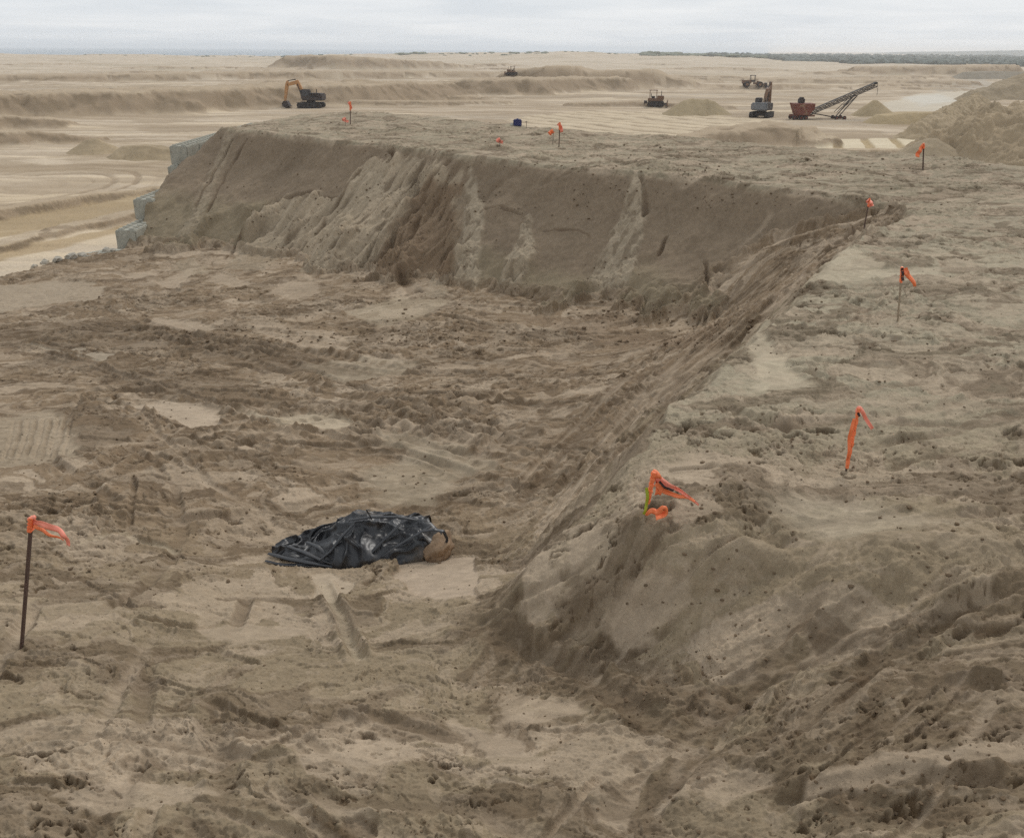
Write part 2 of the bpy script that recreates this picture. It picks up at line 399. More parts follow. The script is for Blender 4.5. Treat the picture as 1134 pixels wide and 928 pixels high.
c = mixc(c, alb((162,147,125)), mface*isA*mC)
c = mixc(c, C_DARK, mface*isA*mC*sstep(.12,.3,fbm(WA/.22,WB/.35,3,221))*.6)
c = mixc(c, C_DARK, mface*isA*mT*sstep(.25, .6, -strk)*.6)
# dry and damp streaks
st = fbm(qx/1.9, qy/.85, 4, 111)
pale = sstep(.17, .205, st)*(1-mface*isA)
c = mixc(c, C_PALE, pale*(.55+.30*sstep(-.3, .3, R0)))
det = det-pale*.012
damp = sstep(.12, .22, fbm(qx/1.4+9, qy/.8, 4, 113))*(1-mface*isA)
c = mixc(c, C_DARK, damp*.62)
spk = sstep(.22, .32, fbm(X/.30, Y/.20, 4, 115))*(1-mface*isA)
c = mixc(c, C_DARK, spk*.38*SM)
c = c*(1+.13*(pval-.5)*(1-mface*isA))[:,None]
f1 = fbm(qx/.75, qy/.42, 5, 117); flake = sstep(.24, .28, f1)*(1-mface*isA)
c = mixc(c, C_PALE, flake*.45*(1-.6*(1-sstep(5, 8, Y))))
det += .012*flake
f2 = fbm(qx/.26, qy/.15, 4, 119); fl2 = sstep(.30, .34, f2)*(1-mface*isA)
c = mixc(c, C_PALE, fl2*.35)
c = mixc(c, alb((84,66,46)), torn*.80)  # dark tone standing in for the shade inside the torn holes
smooth = np.zeros(X.shape, np.float32)

def bbox_sel(pts, pad):
    a = np.array([(p[0], p[1]) for p in pts]); lo = a.min(0)-pad; hi = a.max(0)+pad
    return np.nonzero((X > lo[0]) & (X < hi[0]) & (Y > lo[1]) & (Y < hi[1]))[0]
_ps = [200]
def patch(px, col=C_PALE, k=.85, edge=.05, dz=-.015, sm=.85, warp=.12):
    poly = hits(px); i = bbox_sel(poly, .6); _ps[0] += 1
    x = X[i]; y = Y[i]
    dd = sdist(x, y, poly)+warp*fbm(x/.5, y/.4, 4, _ps[0])
    m = sstep(-edge, edge, dd)
    c[i] = mixc(c[i], col, m*k*(1+.15*np.clip(fbm(x/.6, y/.3, 3, _ps[0]+50), -1, 1)))
    det[i] = det[i]*(1-m*sm)+m*dz
def line(px, width=.12, depth=.05, k=.0, col=C_DARK, lip=.02, cleat=0, wav=.05, fade=True, pts=None):
    pts = pts or hits(px); i = bbox_sel(pts, width*3+.3); _ps[0] += 1
    if not len(i): return
    x = X[i]; y = Y[i]
    dd, pos, side, idx = seg_dist(x+wav*pn(x/.7, y/.7, _ps[0]), y+wav*pn(x/.7, y/.7, _ps[0]+1), pts)
    L = sum(math.hypot(pts[j+1][0]-pts[j][0], pts[j+1][1]-pts[j][1]) for j in range(len(pts)-1))
    f = sstep(0, L*.12, pos)*sstep(0, L*.12, L-pos) if fade else 1
    f = f*np.clip(.75+.7*pn(pos/.9, pos*0+_ps[0], 3), .15, 1.2)
    m = np.clip(1-(dd/width)**2, 0, 1)
    if cleat: m = m*(.35+.65*(np.sin(pos*2*np.pi/cleat+side*dd*6) > 0.1))
    lp = np.exp(-((dd-width*1.25)/(width*.45))**2)
    det[i] = det[i]*(1-.6*m*f)-depth*m*f+lip*lp*f
    if k: c[i] = mixc(c[i], col, np.clip(m*f*k, 0, 1))
# random dozer lines over the pit floor and the top
prng = random.Random(5)
def rand_lines(n, box, ang, spread, Ls, w, dep, **kw):
    face = kw.get('face')
    for _ in range(n):
        u = prng.uniform(box[0], box[2]); v = prng.uniform(box[1], box[3])
        if kw.get('face') and u > np.interp(v, [232,300,362,412,475,530,580,632], [1010,915,850,790,720,690,640,590])-14: continue
        x0, y0 = hit(u, v); a = ang+prng.gauss(0, spread); L = prng.uniform(*Ls); cur = prng.gauss(0, .10)
        pts = []; x, y = x0, y0
        for s in range(9):
            pts.append((x, y)); x += math.cos(a)*L/8; y += math.sin(a)*L/8; a += cur*L/8*.5
        sgn = prng.random()
        line(None, prng.uniform(*w), prng.uniform(*dep), k=.5 if sgn < .6 else .6, col=C_DARK if sgn < .6 else C_PALE, lip=prng.uniform(.005, .025), pts=pts)
rand_lines(56, (0,330,600,500), -.45, .35, (2.5, 8), (.04, .13), (.025, .07))
rand_lines(26, (0,330,600,600), .75, .4, (2, 7), (.04, .12), (.02, .06))
rand_lines(26, (760,240,1120,600), .05, .35, (.8, 3), (.04, .11), (.01, .03))
rand_lines(20, (400,150,1100,230), .0, .3, (2, 8), (.08, .22), (.02, .06))
TOE = [(1000,237),(930,262),(870,293),(790,358),(700,420),(610,510),(535,600)]
TOP = [(1014,240),(965,262),(908,305),(850,362),(790,412),(700,500),(610,610)]
def lerp_pl(a, b, t, s0, s1, n=9):
    r = []
    for k in range(n):
        s_ = (s0+(s1-s0)*k/(n-1))*(len(a)-1); i = min(int(s_), len(a)-2); f = s_-i
        p = [a[i][j]+(a[i+1][j]-a[i][j])*f for j in (0,1)]; q_ = [b[i][j]+(b[i+1][j]-b[i][j])*f for j in (0,1)]
        r.append((p[0]+(q_[0]-p[0])*t, p[1]+(q_[1]-p[1])*t))
    return r
for k in range(80):
    s0 = prng.uniform(0, .7); L_ = prng.uniform(.15, .5); t_ = prng.uniform(-.25, 1.02)
    dk = prng.random() < .6
    line(lerp_pl(TOE, TOP, t_, s0, min(s0+L_, 1)), prng.uniform(.025, .08), prng.uniform(.012, .045), k=.5, col=C_DARK if dk else C_PALE, lip=prng.uniform(.005, .02), wav=.03)
for _ in range(20):
    u = prng.uniform(60, 560); v = prng.uniform(345, 560); dx_ = prng.uniform(60, 170); dy_ = dx_*prng.uniform(-.25, .35)
    line([(u,v),(u+dx_*.5,v+dy_*.5+prng.uniform(-6,6)),(u+dx_,v+dy_)], prng.uniform(.13,.2), .045, k=.55, lip=.035, cleat=prng.uniform(.20,.3), wav=.02)
rand_lines(26, (0,640,560,920), -.4, .7, (.6, 2.2), (.03, .09), (.012, .035))

PA = C_PALE
patch([(0,316),(60,313),(95,313),(112,320),(120,330),(98,335),(40,337),(0,347),(-60,352),(-60,318)], alb((158,142,121)), .8, .05, .0, .6, .3)
patch([(173,320),(176,312),(208,298),(218,298),(197,320)], PA, .7, .03)
patch([(226,312),(247,301),(282,315),(261,320)], PA, .6, .04)
patch([(293,326),(318,310),(350,313),(353,326),(325,333),(303,326)], PA, .6, .06)
patch([(162,361),(170,352),(217,356),(244,366),(226,369),(176,366)], PA, .7, .05)
patch([(270,357),(318,361),(380,375),(385,386),(352,390),(303,376)], PA, .5, .08)
patch([(88,394),(103,390),(131,393),(113,402)], alb((185,170,148)), .9, .02)
patch([(75,385),(95,387),(88,392)], alb((185,170,148)), .8, .02)
patch([(148,449),(198,444),(240,453),(247,474),(212,474),(183,463)], alb((174,156,134)), .85, .03)
patch([(254,453),(314,472),(374,481),(392,465),(353,456),(300,462)], alb((176,160,136)), .8, .04)
patch([(0,463),(50,453),(79,467),(83,510),(18,520),(-30,522),(-30,468)], alb((156,140,118)), .7, .05, .0, .6, .25)
patch([(345,637),(362,632),(390,645),(388,660),(370,667),(346,664)], alb((170,153,131)), .85, .02, sm=.9, warp=.05)
patch([(437,622),(470,618),(526,616),(531,640),(528,664),(500,666),(462,662),(440,645)], alb((168,150,129)), .9, .015, sm=.95, warp=.05)
patch([(322,619),(400,622),(430,617),(440,621),(400,629),(330,628)], alb((168,150,129)), .8, .015, warp=.03)
patch([(380,345),(440,330),(500,332),(470,352),(420,362)], alb((164,149,126)), .5, .1)
patch([(330,405),(420,395),(470,402),(440,420),(380,424)], alb((160,146,124)), .5, .1)
patch([(400,520),(470,500),(520,520),(480,560),(420,556)], alb((158,144,122)), .5, .15)
patch([(410,480),(450,478),(520,500),(560,520),(520,525),(450,500)], alb((158,144,122)), .5, .06)
for k in range(9):
    u = 4+k*8; line([(u+14,462),(u+8,485),(u,512)], .03, .02, k=.4, col=C_DARK if k % 2 else C_PALE, lip=.006, wav=.02)
# freshly turned dark sand
patch([(49,452),(115,452),(160,478),(140,490),(85,505),(80,470)], C_DARK, .6, .08, .03, .0)
patch([(60,380),(130,392),(260,420),(330,450),(240,455),(120,425),(40,400)], C_DARK, .45, .15, .02, .2)
patch([(0,360),(120,352),(300,380),(420,415),(300,412),(120,385),(0,385)], C_DARK, .45, .15, .02, .1)
patch([(560,350),(700,352),(800,362),(790,385),(640,372)], C_BROWN, .45, .12, .0, .0)
patch([(500,690),(560,660),(600,690),(720,780),(820,760),(870,720),(840,800),(740,840),(600,760),(540,730)], C_DARK, .45, .12, .0, .0)
patch([(610,660),(660,640),(720,680),(700,740),(640,720)], C_DARK, .35, .1, .0, .0)
patch([(960,300),(1060,296),(1030,306),(940,309)], alb((180,167,143)), .6, .04, .0, .7)
patch([(905,300),(975,292),(980,303),(925,314),(895,318)], alb((178,164,140)), .6, .06, .0, .6, .3)
patch([(760,545),(730,520),(770,500),(790,512),(800,540)], PA, .5, .06)
patch([(860,550),(960,560),(1060,590),(940,600),(850,575)], alb((172,158,136)), .5, .15)
patch([(800,400),(880,410),(900,425),(840,432)], alb((180,166,142)), .55, .06)
# cracks and slip edges in the long face
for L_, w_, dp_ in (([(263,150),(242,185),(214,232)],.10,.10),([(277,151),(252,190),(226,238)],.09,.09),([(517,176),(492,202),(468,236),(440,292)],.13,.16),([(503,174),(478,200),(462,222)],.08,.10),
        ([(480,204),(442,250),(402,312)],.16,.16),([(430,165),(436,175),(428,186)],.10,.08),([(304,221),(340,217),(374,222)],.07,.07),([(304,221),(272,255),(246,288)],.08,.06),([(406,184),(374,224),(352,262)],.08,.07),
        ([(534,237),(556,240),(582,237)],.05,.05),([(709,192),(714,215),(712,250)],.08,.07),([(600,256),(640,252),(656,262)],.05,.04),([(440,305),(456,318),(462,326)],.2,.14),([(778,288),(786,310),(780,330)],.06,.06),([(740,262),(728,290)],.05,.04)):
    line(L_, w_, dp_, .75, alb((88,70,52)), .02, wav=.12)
for px_ in ([(250,297),(262,280),(300,232),(330,226),(320,262),(290,300)],[(330,300),(372,240),(398,200),(430,182),(420,215),(380,262),(352,306)],[(470,328),(478,312),(492,316),(496,330)],[(190,292),(215,286),(232,300),(205,306)]):
    patch(px_, alb((158,143,121)), .45, .05, .02, .15, .2)
# tracks
line([(28,384),(70,397),(115,410),(200,436),(260,455),(330,478),(400,492)], .10, .05, .5, PA, .05)
line([(140,452),(60,453),(30,458)], .10, -.05, .3, C_DARK)
line([(113,402),(60,388),(28,383)], .06, .03, .85, alb((188,173,150)), .02)
line([(380,485),(420,474),(470,460),(510,450)], .22, .07, .3, C_DARK, .04, cleat=.30)
line([(386,493),(430,490),(486,480),(560,478)], .18, .06, .3, C_DARK, .04, cleat=.30)
line([(260,372),(330,388),(420,405),(510,420)], .20, .06, .3, C_DARK, .05, cleat=.28)
line([(300,366),(370,380),(460,396)], .16, .06, .3, C_DARK, .05, cleat=.28)
line([(415,488),(470,508),(530,528),(600,545)], .12, .06, .4, C_DARK, .05)
line([(400,470),(460,490),(540,508),(590,512)], .12, .06, .3, C_DARK, .05)
line([(1010,235),(960,262),(890,320),(820,380),(740,450),(690,500),(640,550)], .16, .09, .35, C_DARK, .05)
line([(985,236),(930,270),(860,330),(800,385),(700,465),(640,525),(590,580)], .12, .07, .35, C_DARK, .06)
line([(960,246),(880,270),(800,310),(770,350)], .18, .10, .4, C_DARK, .05)
line([(930,250),(850,280),(785,300)], .15, .08, .4, C_DARK, .03)
line([(790,455),(840,470),(880,480)], .16, .09, .5, C_DARK, .03)
line([(740,520),(800,516)], .05, .04, .5, C_DARK, .02)
line([(146,524),(146,560),(145,585)], .04, .05, .5, C_DARK, .01)  # narrow fissure, its shadow painted dark along the groove
line([(145,690),(200,700),(230,700)], .05, .03, .2, PA, .05)
line([(355,640),(380,690),(398,738)], .07, .04, .6, alb((176,162,138)), .05)
line([(75,605),(130,590),(200,612)], .07, .03, .6, alb((176,162,138)), .03)
for L_, off in (([(-20,374),(120,364),(260,376),(420,402),(600,404)],11),([(20,446),(160,428),(320,440),(470,470),(575,520)],13),([(40,560),(150,500),(320,468),(480,452),(650,408)],14),
        ([(240,352),(360,362),(480,352),(640,372),(740,366)],9),([(120,345),(300,395),(430,440),(540,500)],13)):
    for k in (0, 1):
        line([(u, v+k*off) for u, v in L_], .15, .05, k=.5, lip=.04, cleat=.26, wav=.02)
# gully and banks of the broken slope in the foreground
line([(500,690),(560,715),(640,752),(710,800),(745,828)], .12, .06, .4, C_DARK, .03)
line([(1080,632),(1010,670),(950,700),(870,748),(800,790),(750,832),(722,870),(700,930)], .16, .065, .3, C_DARK, .03, wav=.12)
line([(1134,655),(1060,690),(980,735),(900,790),(860,830)], .10, .05, .3, C_DARK, .05, wav=.1)
line([(780,600),(830,606),(900,622),(1134,622)], .10, -.06, .2, PA, .0, wav=.1)
line([(640,690),(690,655),(740,640),(820,632),(880,612)], .12, -.10, .2, PA, .0, wav=.1)
line([(600,705),(660,722),(700,742),(760,772),(830,720),(890,672),(960,640)], .12, .05, .3, C_DARK, .03, wav=.15)
line([(850,790),(900,772),(950,760),(1040,762),(1110,758)], .10, -.05, .0, PA, .0, wav=.08)
line([(1134,872),(1060,868),(980,872),(900,882),(850,900)], .08, .07, .25, C_DARK, .06, wav=.06)
line([(1000,765),(1060,760),(1120,762)], .10, .08, .3, C_DARK, .03, wav=.04)
for _ in range(40):
    u = prng.uniform(640, 1120); v = prng.uniform(590, 860); a_ = prng.gauss(2.45, .22); L_ = prng.uniform(40, 190)
    dk = prng.random() < .55
    line([(u,v),(u+math.cos(a_)*L_*.5,v+math.sin(a_)*L_*.5+prng.uniform(-5,5)),(u+math.cos(a_)*L_,v+math.sin(a_)*L_)], prng.uniform(.015,.05), prng.uniform(.008,.03), k=.5, col=C_DARK if dk else C_PALE, lip=prng.uniform(.004,.014), wav=.06)
for px_ in ([(575,640),(600,632),(615,655),(600,690),(580,680)],[(690,690),(720,690),(735,715),(705,735),(685,715)],[(740,560),(790,556),(800,575),(750,580)],[(630,600),(660,585),(672,600),(640,625)],[(850,605),(900,600),(930,610),(880,618)],
            [(660,700),(700,660),(760,650),(800,665),(740,690)],[(900,870),(960,850),(1060,840),(1130,830),(1130,850),(1000,866)],[(760,880),(820,850),(850,856),(800,900)],[(300,840),(420,820),(480,832),(400,856)],[(60,880),(180,868),(240,880),(120,900)],
            [(560,770),(620,772),(650,790),(600,806),(560,800)],[(500,800),(560,810),(600,850),(540,850)],[(200,700),(280,690),(340,702),(260,716)]):
    patch(px_, C_PALE, .6, .02, .004, .6, .10)
# coarse lumps on that slope
fm = front*np.clip(sstep(-.2, 1.2, X-.2), 0, 1)*(1-sstep(5.9, 6.8, Y+.1*X))
gl = (1-sstep(.15, .75, seg_dist(X, Y, hits([(1080,632),(950,700),(870,748),(750,832)]))[0]))+.8*(1-sstep(.1, .6, seg_dist(X, Y, hits([(560,700),(640,735),(745,820)]))[0]))
w3, wv3 = worley(X/.17+.5*pn(X/.2, Y/.2, 8), Y/.13+.5*pn(X/.2, Y/.2, 9), 121, .8)
det += np.clip(gl, 0, 1)*(.014*np.sqrt(np.clip(1-(w3/(.35+.3*wv3))**2, 0, 1))+.030*ridged(X/.45+.3*Y, Y/.3, 4, 123))
det += fm*.035*(ridged(X/.8+.3*Y, Y/.6, 4, 125)-.2)
z = z+det

# down the outside of the stockpile
grade = np.where(X < WX+.6, 5.0, 1.0)
zo = outer_base(X, Y)
zz = np.where(dn >= 0, z, np.maximum(zo, z+dn*grade))
isn = sstep(-.6, -.2, dn)+0*X
isn = np.where(zo > z+dn*grade, 0, 1)*(dn < 0)+(dn >= 0)
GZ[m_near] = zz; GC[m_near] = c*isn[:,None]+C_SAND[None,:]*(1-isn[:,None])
nearflag = np.zeros(NV, bool); nearflag[m_near[isn > .5]] = True

# ---- the quarry floor, banks and dunes beyond
fi = np.nonzero(~nearflag)[0]
X2 = GX[fi]; Y2 = GY[fi]; R2 = np.sqrt(X2*X2+Y2*Y2)
z2 = outer_base(X2, Y2)
c2 = np.zeros((X2.size, 3), np.float32)+C_SAND[None,:].astype(np.float32)
bnd = fbm(X2/55+.2*pn(X2/20, Y2/20, 3), Y2/9, 4, 131)
c2 = mixc(c2, C_SAND2, sstep(-.1, .35, bnd)*.8)
c2 = mixc(c2, C_GREY, sstep(.1, .45, fbm(X2/90, Y2/22, 4, 133))*.55)
c2 = mixc(c2, alb((212,192,162)), sstep(.12, .4, fbm(X2/40, Y2/5, 4, 137))*.5)
c2 = mixc(c2, alb((150,131,106)), sstep(.08, .22, fbm(X2/26+5, Y2/10, 5, 141))*.6)
# wheel lines across the floor
wl = sstep(.55, .9, ridged(X2/60+.3*fbm(X2/30, Y2/30, 2, 7), Y2/3.2+.8*fbm(X2/25, Y2/25, 2, 8), 2, 135))
c2 = mixc(c2, C_BANK, wl*.45*sstep(60, 90, R2)); z2 = z2-.06*wl
nearr = 1-sstep(90, 400, R2)
z2 = z2+(.05*fbm(X2/1.5, Y2/1.5, 4, 139))*nearr+.10*fbm(X2/9, Y2/5, 3, 140)
c2 = mixc(c2, C_DUNE, sstep(260, 600, R2)*.7)
dn2 = sstep(.15, .4, fbm(X2/60, Y2/26, 5, 143))
c2 = mixc(c2, alb((160,146,122)), dn2*.5*sstep(200, 420, R2))
# turning circle of a scraper, left
ccx, ccy = P(40, 206, CAMZ)
rd = np.hypot((X2-ccx)*1.35, (Y2-ccy))
ang_ok = sstep(1.5, 4.0, rd)*(1-sstep(13, 17, rd))*sstep(-9, 0, X2-ccx)
cl = sstep(.2, .9, np.sin(rd*2*np.pi/2.1+1.5*pn(X2/8, Y2/8, 4)))*sstep(-.3, .3, pn(rd/1.7, X2*0, 9)+.2)
c2 = mixc(c2, C_BANK, cl*ang_ok*.75); z2 = z2-.07*cl*ang_ok
# furrows
def zone(px, warp=1.0, e=.6):
    poly = [P(u, v, CAMZ) for u, v in px]
    return sstep(-e, e, sdist(X2, Y2, poly)+warp*fbm(X2/6, Y2/4, 3, 151))
m = zone([(560,131),(650,122),(770,124),(860,134),(830,150),(760,150),(650,146),(580,140)])
fur = .5+.5*np.sin((X2*.50+Y2*.40)*2*np.pi/2.6+1.2*pn(X2/9, Y2/9, 5))
c2 = mixc(c2, alb((196,178,150)), m*.7); c2 = mixc(c2, C_BANK, m*.75*sstep(.55, .95, fur)); z2 = z2-.22*m*sstep(.5, 1, fur)
m = zone([(905,160),(912,153),(1030,151),(1015,170),(905,172)], .5, .3)
fur = .5+.5*np.sin((X2*.86-Y2*.26)*2*np.pi/3.0)
c2 = mixc(c2, alb((206,191,163)), m*.85); c2 = mixc(c2, alb((160,138,100)), m*.8*sstep(.7, .9, fur)); z2 = z2-.3*m*sstep(.7, 1, fur)
m = zone([(975,116),(1020,104),(1100,100),(1080,112),(1055,124),(985,124)], 1.0, .8)
c2 = mixc(c2, alb((194,183,164)), m*.8)
m = zone([(1000,108),(1040,105),(1062,112),(1020,118)], 1.0, 1.5)
c2 = mixc(c2, alb((200,196,186)), m*.5)
m = zone([(1000,92),(1090,88),(1110,98),(1040,103)], 1.0, 1.5)
c2 = mixc(c2, alb((168,158,142)), m*.7)
m = zone([(-60,250),(80,228),(190,208),(190,222),(70,248),(-60,275)], .3, .3)
c2 = mixc(c2, alb((160,138,104)), m*.7)
m = zone([(-60,290),(60,266),(150,246),(150,252),(60,276),(-60,303)], .3, .3)
c2 = mixc(c2, alb((160,136,100)), m*.7)
for b in BANKS:
    pts = b['w']; a = np.array([(p[0], p[1]) for p in pts]); hm = max(p[2] for p in pts); pad = b['top']+hm*2.5+8
    i = np.nonzero((X2 > a[:,0].min()-pad) & (X2 < a[:,0].max()+pad) & (Y2 > a[:,1].min()-pad) & (Y2 < a[:,1].max()+pad))[0]
    x = X2[i]; y = Y2[i]; sc = max(hm, .6)
    wb = .9*sc*fbm(x/(4*sc), y/(4*sc), 4, 161)+.9*sc*pn(x/(7*sc), y/(14*sc), 162)+.25*sc*np.abs(pn(x/(2.2*sc), y/(8*sc), 164))
    ds = max(float(np.median(np.hypot(x, y)))/150, 1)
    rr = b['r']*(ridged((x+.6*y)/(3.0*ds), (y-.3*x)/(5*ds), 2, 163)-.5)*.42+b['r']*.30*fbm(x/(3.2*ds), y/(3.2*ds), 2, 165)
    h = ridge_h(x, y, pts, b['top'], .62, wb)
    top = np.interp(seg_dist(x, y, pts)[3], range(len(pts)), [p[2] for p in pts])
    h = np.minimum(h, top*(1+.10*pn(x/(3*sc), y/(3*sc), 3)))+rr*sstep(-.3*sc, .6*sc, h)
    up = h > z2[i]
    zf = z2[i]; new = np.where(up, np.maximum(h, zf), zf)
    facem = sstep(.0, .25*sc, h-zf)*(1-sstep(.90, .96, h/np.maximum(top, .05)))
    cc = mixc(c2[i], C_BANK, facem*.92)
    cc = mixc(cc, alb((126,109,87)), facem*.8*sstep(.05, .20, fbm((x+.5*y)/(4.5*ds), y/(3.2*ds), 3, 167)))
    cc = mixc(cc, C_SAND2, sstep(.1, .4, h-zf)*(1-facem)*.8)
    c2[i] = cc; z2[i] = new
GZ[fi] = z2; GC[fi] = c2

# overall mottling of the sand colour
mot = 1+.05*fbm(GX/3.3, GY/2.1, 3, 171)
GC *= mot[:,None].astype(np.float32)

co = np.empty((NV+1, 3), np.float32); co[:NV,0] = GX; co[:NV,1] = GY; co[:NV,2] = GZ
co[NV] = (0, 0, GZ[:nA].mean())
i0 = np.arange(nR-1)[:,None]*nA; j = np.arange(nA)[None,:]; jn = (j+1) % nA
quads = np.stack([i0+j, i0+jn, i0+nA+jn, i0+nA+j], -1).reshape(-1, 4)[:, ::-1]
tris = np.stack([np.full(nA, NV), jn[0], j[0]], -1)[:, ::-1]
nq, ntri = len(quads), len(tris)
me = bpy.data.meshes.new('ground')
me.vertices.add(NV+1); me.vertices.foreach_set('co', co.ravel())
loops = np.concatenate([quads.ravel(), tris.ravel()]).astype(np.int32)
me.loops.add(len(loops)); me.loops.foreach_set('vertex_index', loops)
me.polygons.add(nq+ntri)
starts = np.concatenate([np.arange(nq)*4, nq*4+np.arange(ntri)*3]).astype(np.int32)
me.polygons.foreach_set('loop_start', starts)
me.polygons.foreach_set('use_smooth', np.ones(nq+ntri, bool))
me.update(calc_edges=True)
at = me.color_attributes.new('sand', 'FLOAT_COLOR', 'POINT')
cb = np.ones((NV+1, 4), np.float32); cb[:NV,:3] = GC; cb[NV,:3] = C_FORE
at.data.foreach_set('color', cb.ravel())
ground = bpy.data.objects.new('ground', me); COL.objects.link(ground)
ground['kind'] = 'structure'

def new_mat(name):
    m = bpy.data.materials.new(name); m.use_nodes = True
    return m, m.node_tree, m.node_tree.nodes['Principled BSDF']
def sand_mat(name, attr=None, col=(.3,.25,.18), scale=9.0, bump=.012, rough=.95, var=.16):
    m, t, b = new_mat(name)
    L = t.links.new
    g = t.nodes.new('ShaderNodeNewGeometry')
    n = t.nodes.new('ShaderNodeTexNoise'); n.inputs['Scale'].default_value = scale; n.inputs['Detail'].default_value = 9; n.inputs['Roughness'].default_value = .62
    L(g.outputs['Position'], n.inputs['Vector'])
    n2 = t.nodes.new('ShaderNodeTexNoise'); n2.inputs['Scale'].default_value = scale*7; n2.inputs['Detail'].default_value = 5; n2.inputs['Roughness'].default_value = .7
    L(g.outputs['Position'], n2.inputs['Vector'])
    mr = t.nodes.new('ShaderNodeMapRange'); mr.inputs[1].default_value = .3; mr.inputs[2].default_value = .7; mr.inputs[3].default_value = 1-var; mr.inputs[4].default_value = 1+var
    L(n.outputs['Fac'], mr.inputs[0])
    mr2 = t.nodes.new('ShaderNodeMapRange'); mr2.inputs[1].default_value = .3; mr2.inputs[2].default_value = .7; mr2.inputs[3].default_value = 1-var*.7; mr2.inputs[4].default_value = 1+var*.7
    L(n2.outputs['Fac'], mr2.inputs[0])
    mu = t.nodes.new('ShaderNodeMath'); mu.operation = 'MULTIPLY'; L(mr.outputs[0], mu.inputs[0]); L(mr2.outputs[0], mu.inputs[1])
    vm = t.nodes.new('ShaderNodeVectorMath'); vm.operation = 'SCALE'
    if attr:
        a = t.nodes.new('ShaderNodeVertexColor'); a.layer_name = attr; L(a.outputs['Color'], vm.inputs[0])
    else: vm.inputs[0].default_value = tuple(col)
    L(mu.outputs[0], vm.inputs['Scale']); L(vm.outputs[0], b.inputs['Base Color'])
    bp = t.nodes.new('ShaderNodeBump'); bp.inputs['Strength'].default_value = .8; bp.inputs['Distance'].default_value = bump
    ad = t.nodes.new('ShaderNodeMath'); ad.operation = 'MULTIPLY_ADD'; ad.inputs[1].default_value = .35
    L(n2.outputs['Fac'], ad.inputs[0]); L(n.outputs['Fac'], ad.inputs[2]); L(ad.outputs[0], bp.inputs['Height'])
    L(bp.outputs[0], b.inputs['Normal'])
    b.inputs['Roughness'].default_value = rough; b.inputs['Specular IOR Level'].default_value = .15
    return m
M_GROUND = sand_mat('sand_ground', 'sand', scale=9, bump=.02)
me.materials.append(M_GROUND)

# final height for placing things on the sheet
def gz(x, y):
    r = math.hypot(x, y); a = math.atan2(x, y)
    i = int(np.argmin(np.abs(RR-r))); jj = int(np.argmin(np.abs(AZ-a)))
    return float(GZ[i*nA+jj])
def gspot(u, v):
    """where the sight line first meets the finished sheet"""
    dx, dy, dz = ray(u, v)
    a = math.atan2(dx, dy); jj = int(np.argmin(np.abs(AZ-a)))
    col = GZ.reshape(nR, nA)[:, jj]
    s = RR/math.hypot(dx, dy); zz_ = CAMZ+dz*s
    k = int(np.argmax((zz_ <= col) & (RR > 1.2))) or nR-1
    f0 = zz_[k-1]-col[k-1]; f1 = zz_[k]-col[k]; q_ = f0/(f0-f1) if f0 != f1 else 1
    ss = s[k-1]+(s[k]-s[k-1])*q_
    return Vector((dx*ss, dy*ss, CAMZ+dz*ss))

# ------------------------------------------------------------------ sea, far hills
def mesh_obj(name, verts, faces, mat, parent=None, smooth=False):
    m = bpy.data.meshes.new(name); m.from_pydata([tuple(v) for v in verts], [], faces); m.materials.append(mat)
    if smooth: m.polygons.foreach_set('use_smooth', [True]*len(m.polygons))
    m.update(); o = bpy.data.objects.new(name, m); COL.objects.link(o)
    if parent: o.parent = parent
    return o
def simple_mat(name, col, rough=.6, metal=0, var=.12, vscale=6, spec=.4, bump=0, dirt=0, dirtcol=(150,132,105)):
    m, t, b = new_mat(name); L = t.links.new
    tcn = t.nodes.new('ShaderNodeTexCoord')
    n = t.nodes.new('ShaderNodeTexNoise'); n.inputs['Scale'].default_value = vscale; n.inputs['Detail'].default_value = 6; n.inputs['Roughness'].default_value = .6
    L(tcn.outputs['Object'], n.inputs['Vector'])
    mr = t.nodes.new('ShaderNodeMapRange'); mr.inputs[1].default_value = .3; mr.inputs[2].default_value = .7; mr.inputs[3].default_value = 1-var; mr.inputs[4].default_value = 1+var
    L(n.outputs['Fac'], mr.inputs[0])
    vm = t.nodes.new('ShaderNodeVectorMath'); vm.operation = 'SCALE'; vm.inputs[0].default_value = lin(col); L(mr.outputs[0], vm.inputs['Scale'])
    last = vm.outputs[0]
    if dirt:
        n2 = t.nodes.new('ShaderNodeTexNoise'); n2.inputs['Scale'].default_value = vscale*.5; n2.inputs['Detail'].default_value = 8; n2.inputs['Roughness'].default_value = .7
        L(tcn.outputs['Object'], n2.inputs['Vector'])
        r2 = t.nodes.new('ShaderNodeMapRange'); r2.inputs[1].default_value = .62-dirt*.3; r2.inputs[2].default_value = .75-dirt*.2; L(n2.outputs['Fac'], r2.inputs[0])
        mm = t.nodes.new('ShaderNodeMixRGB'); mm.inputs[2].default_value = (*lin(dirtcol), 1); L(r2.outputs[0], mm.inputs[0]); L(last, mm.inputs[1]); last = mm.outputs[0]
    L(last, b.inputs['Base Color'])
    b.inputs['Roughness'].default_value = rough; b.inputs['Metallic'].default_value = metal; b.inputs['Specular IOR Level'].default_value = spec
    if bump:
        bp = t.nodes.new('ShaderNodeBump'); bp.inputs['Distance'].default_value = bump; L(n.outputs['Fac'], bp.inputs['Height']); L(bp.outputs[0], b.inputs['Normal'])
    return m
def tag(o, label=None, cat=None, group=None, kind=None):
    if label: o['label'] = label
    if cat: o['category'] = cat
    if group: o['group'] = group
    if kind: o['kind'] = kind
    return o
M_SEA = simple_mat('sea_water', (92,112,124), rough=.35, var=.08, vscale=.004)
vs = []; fs = []
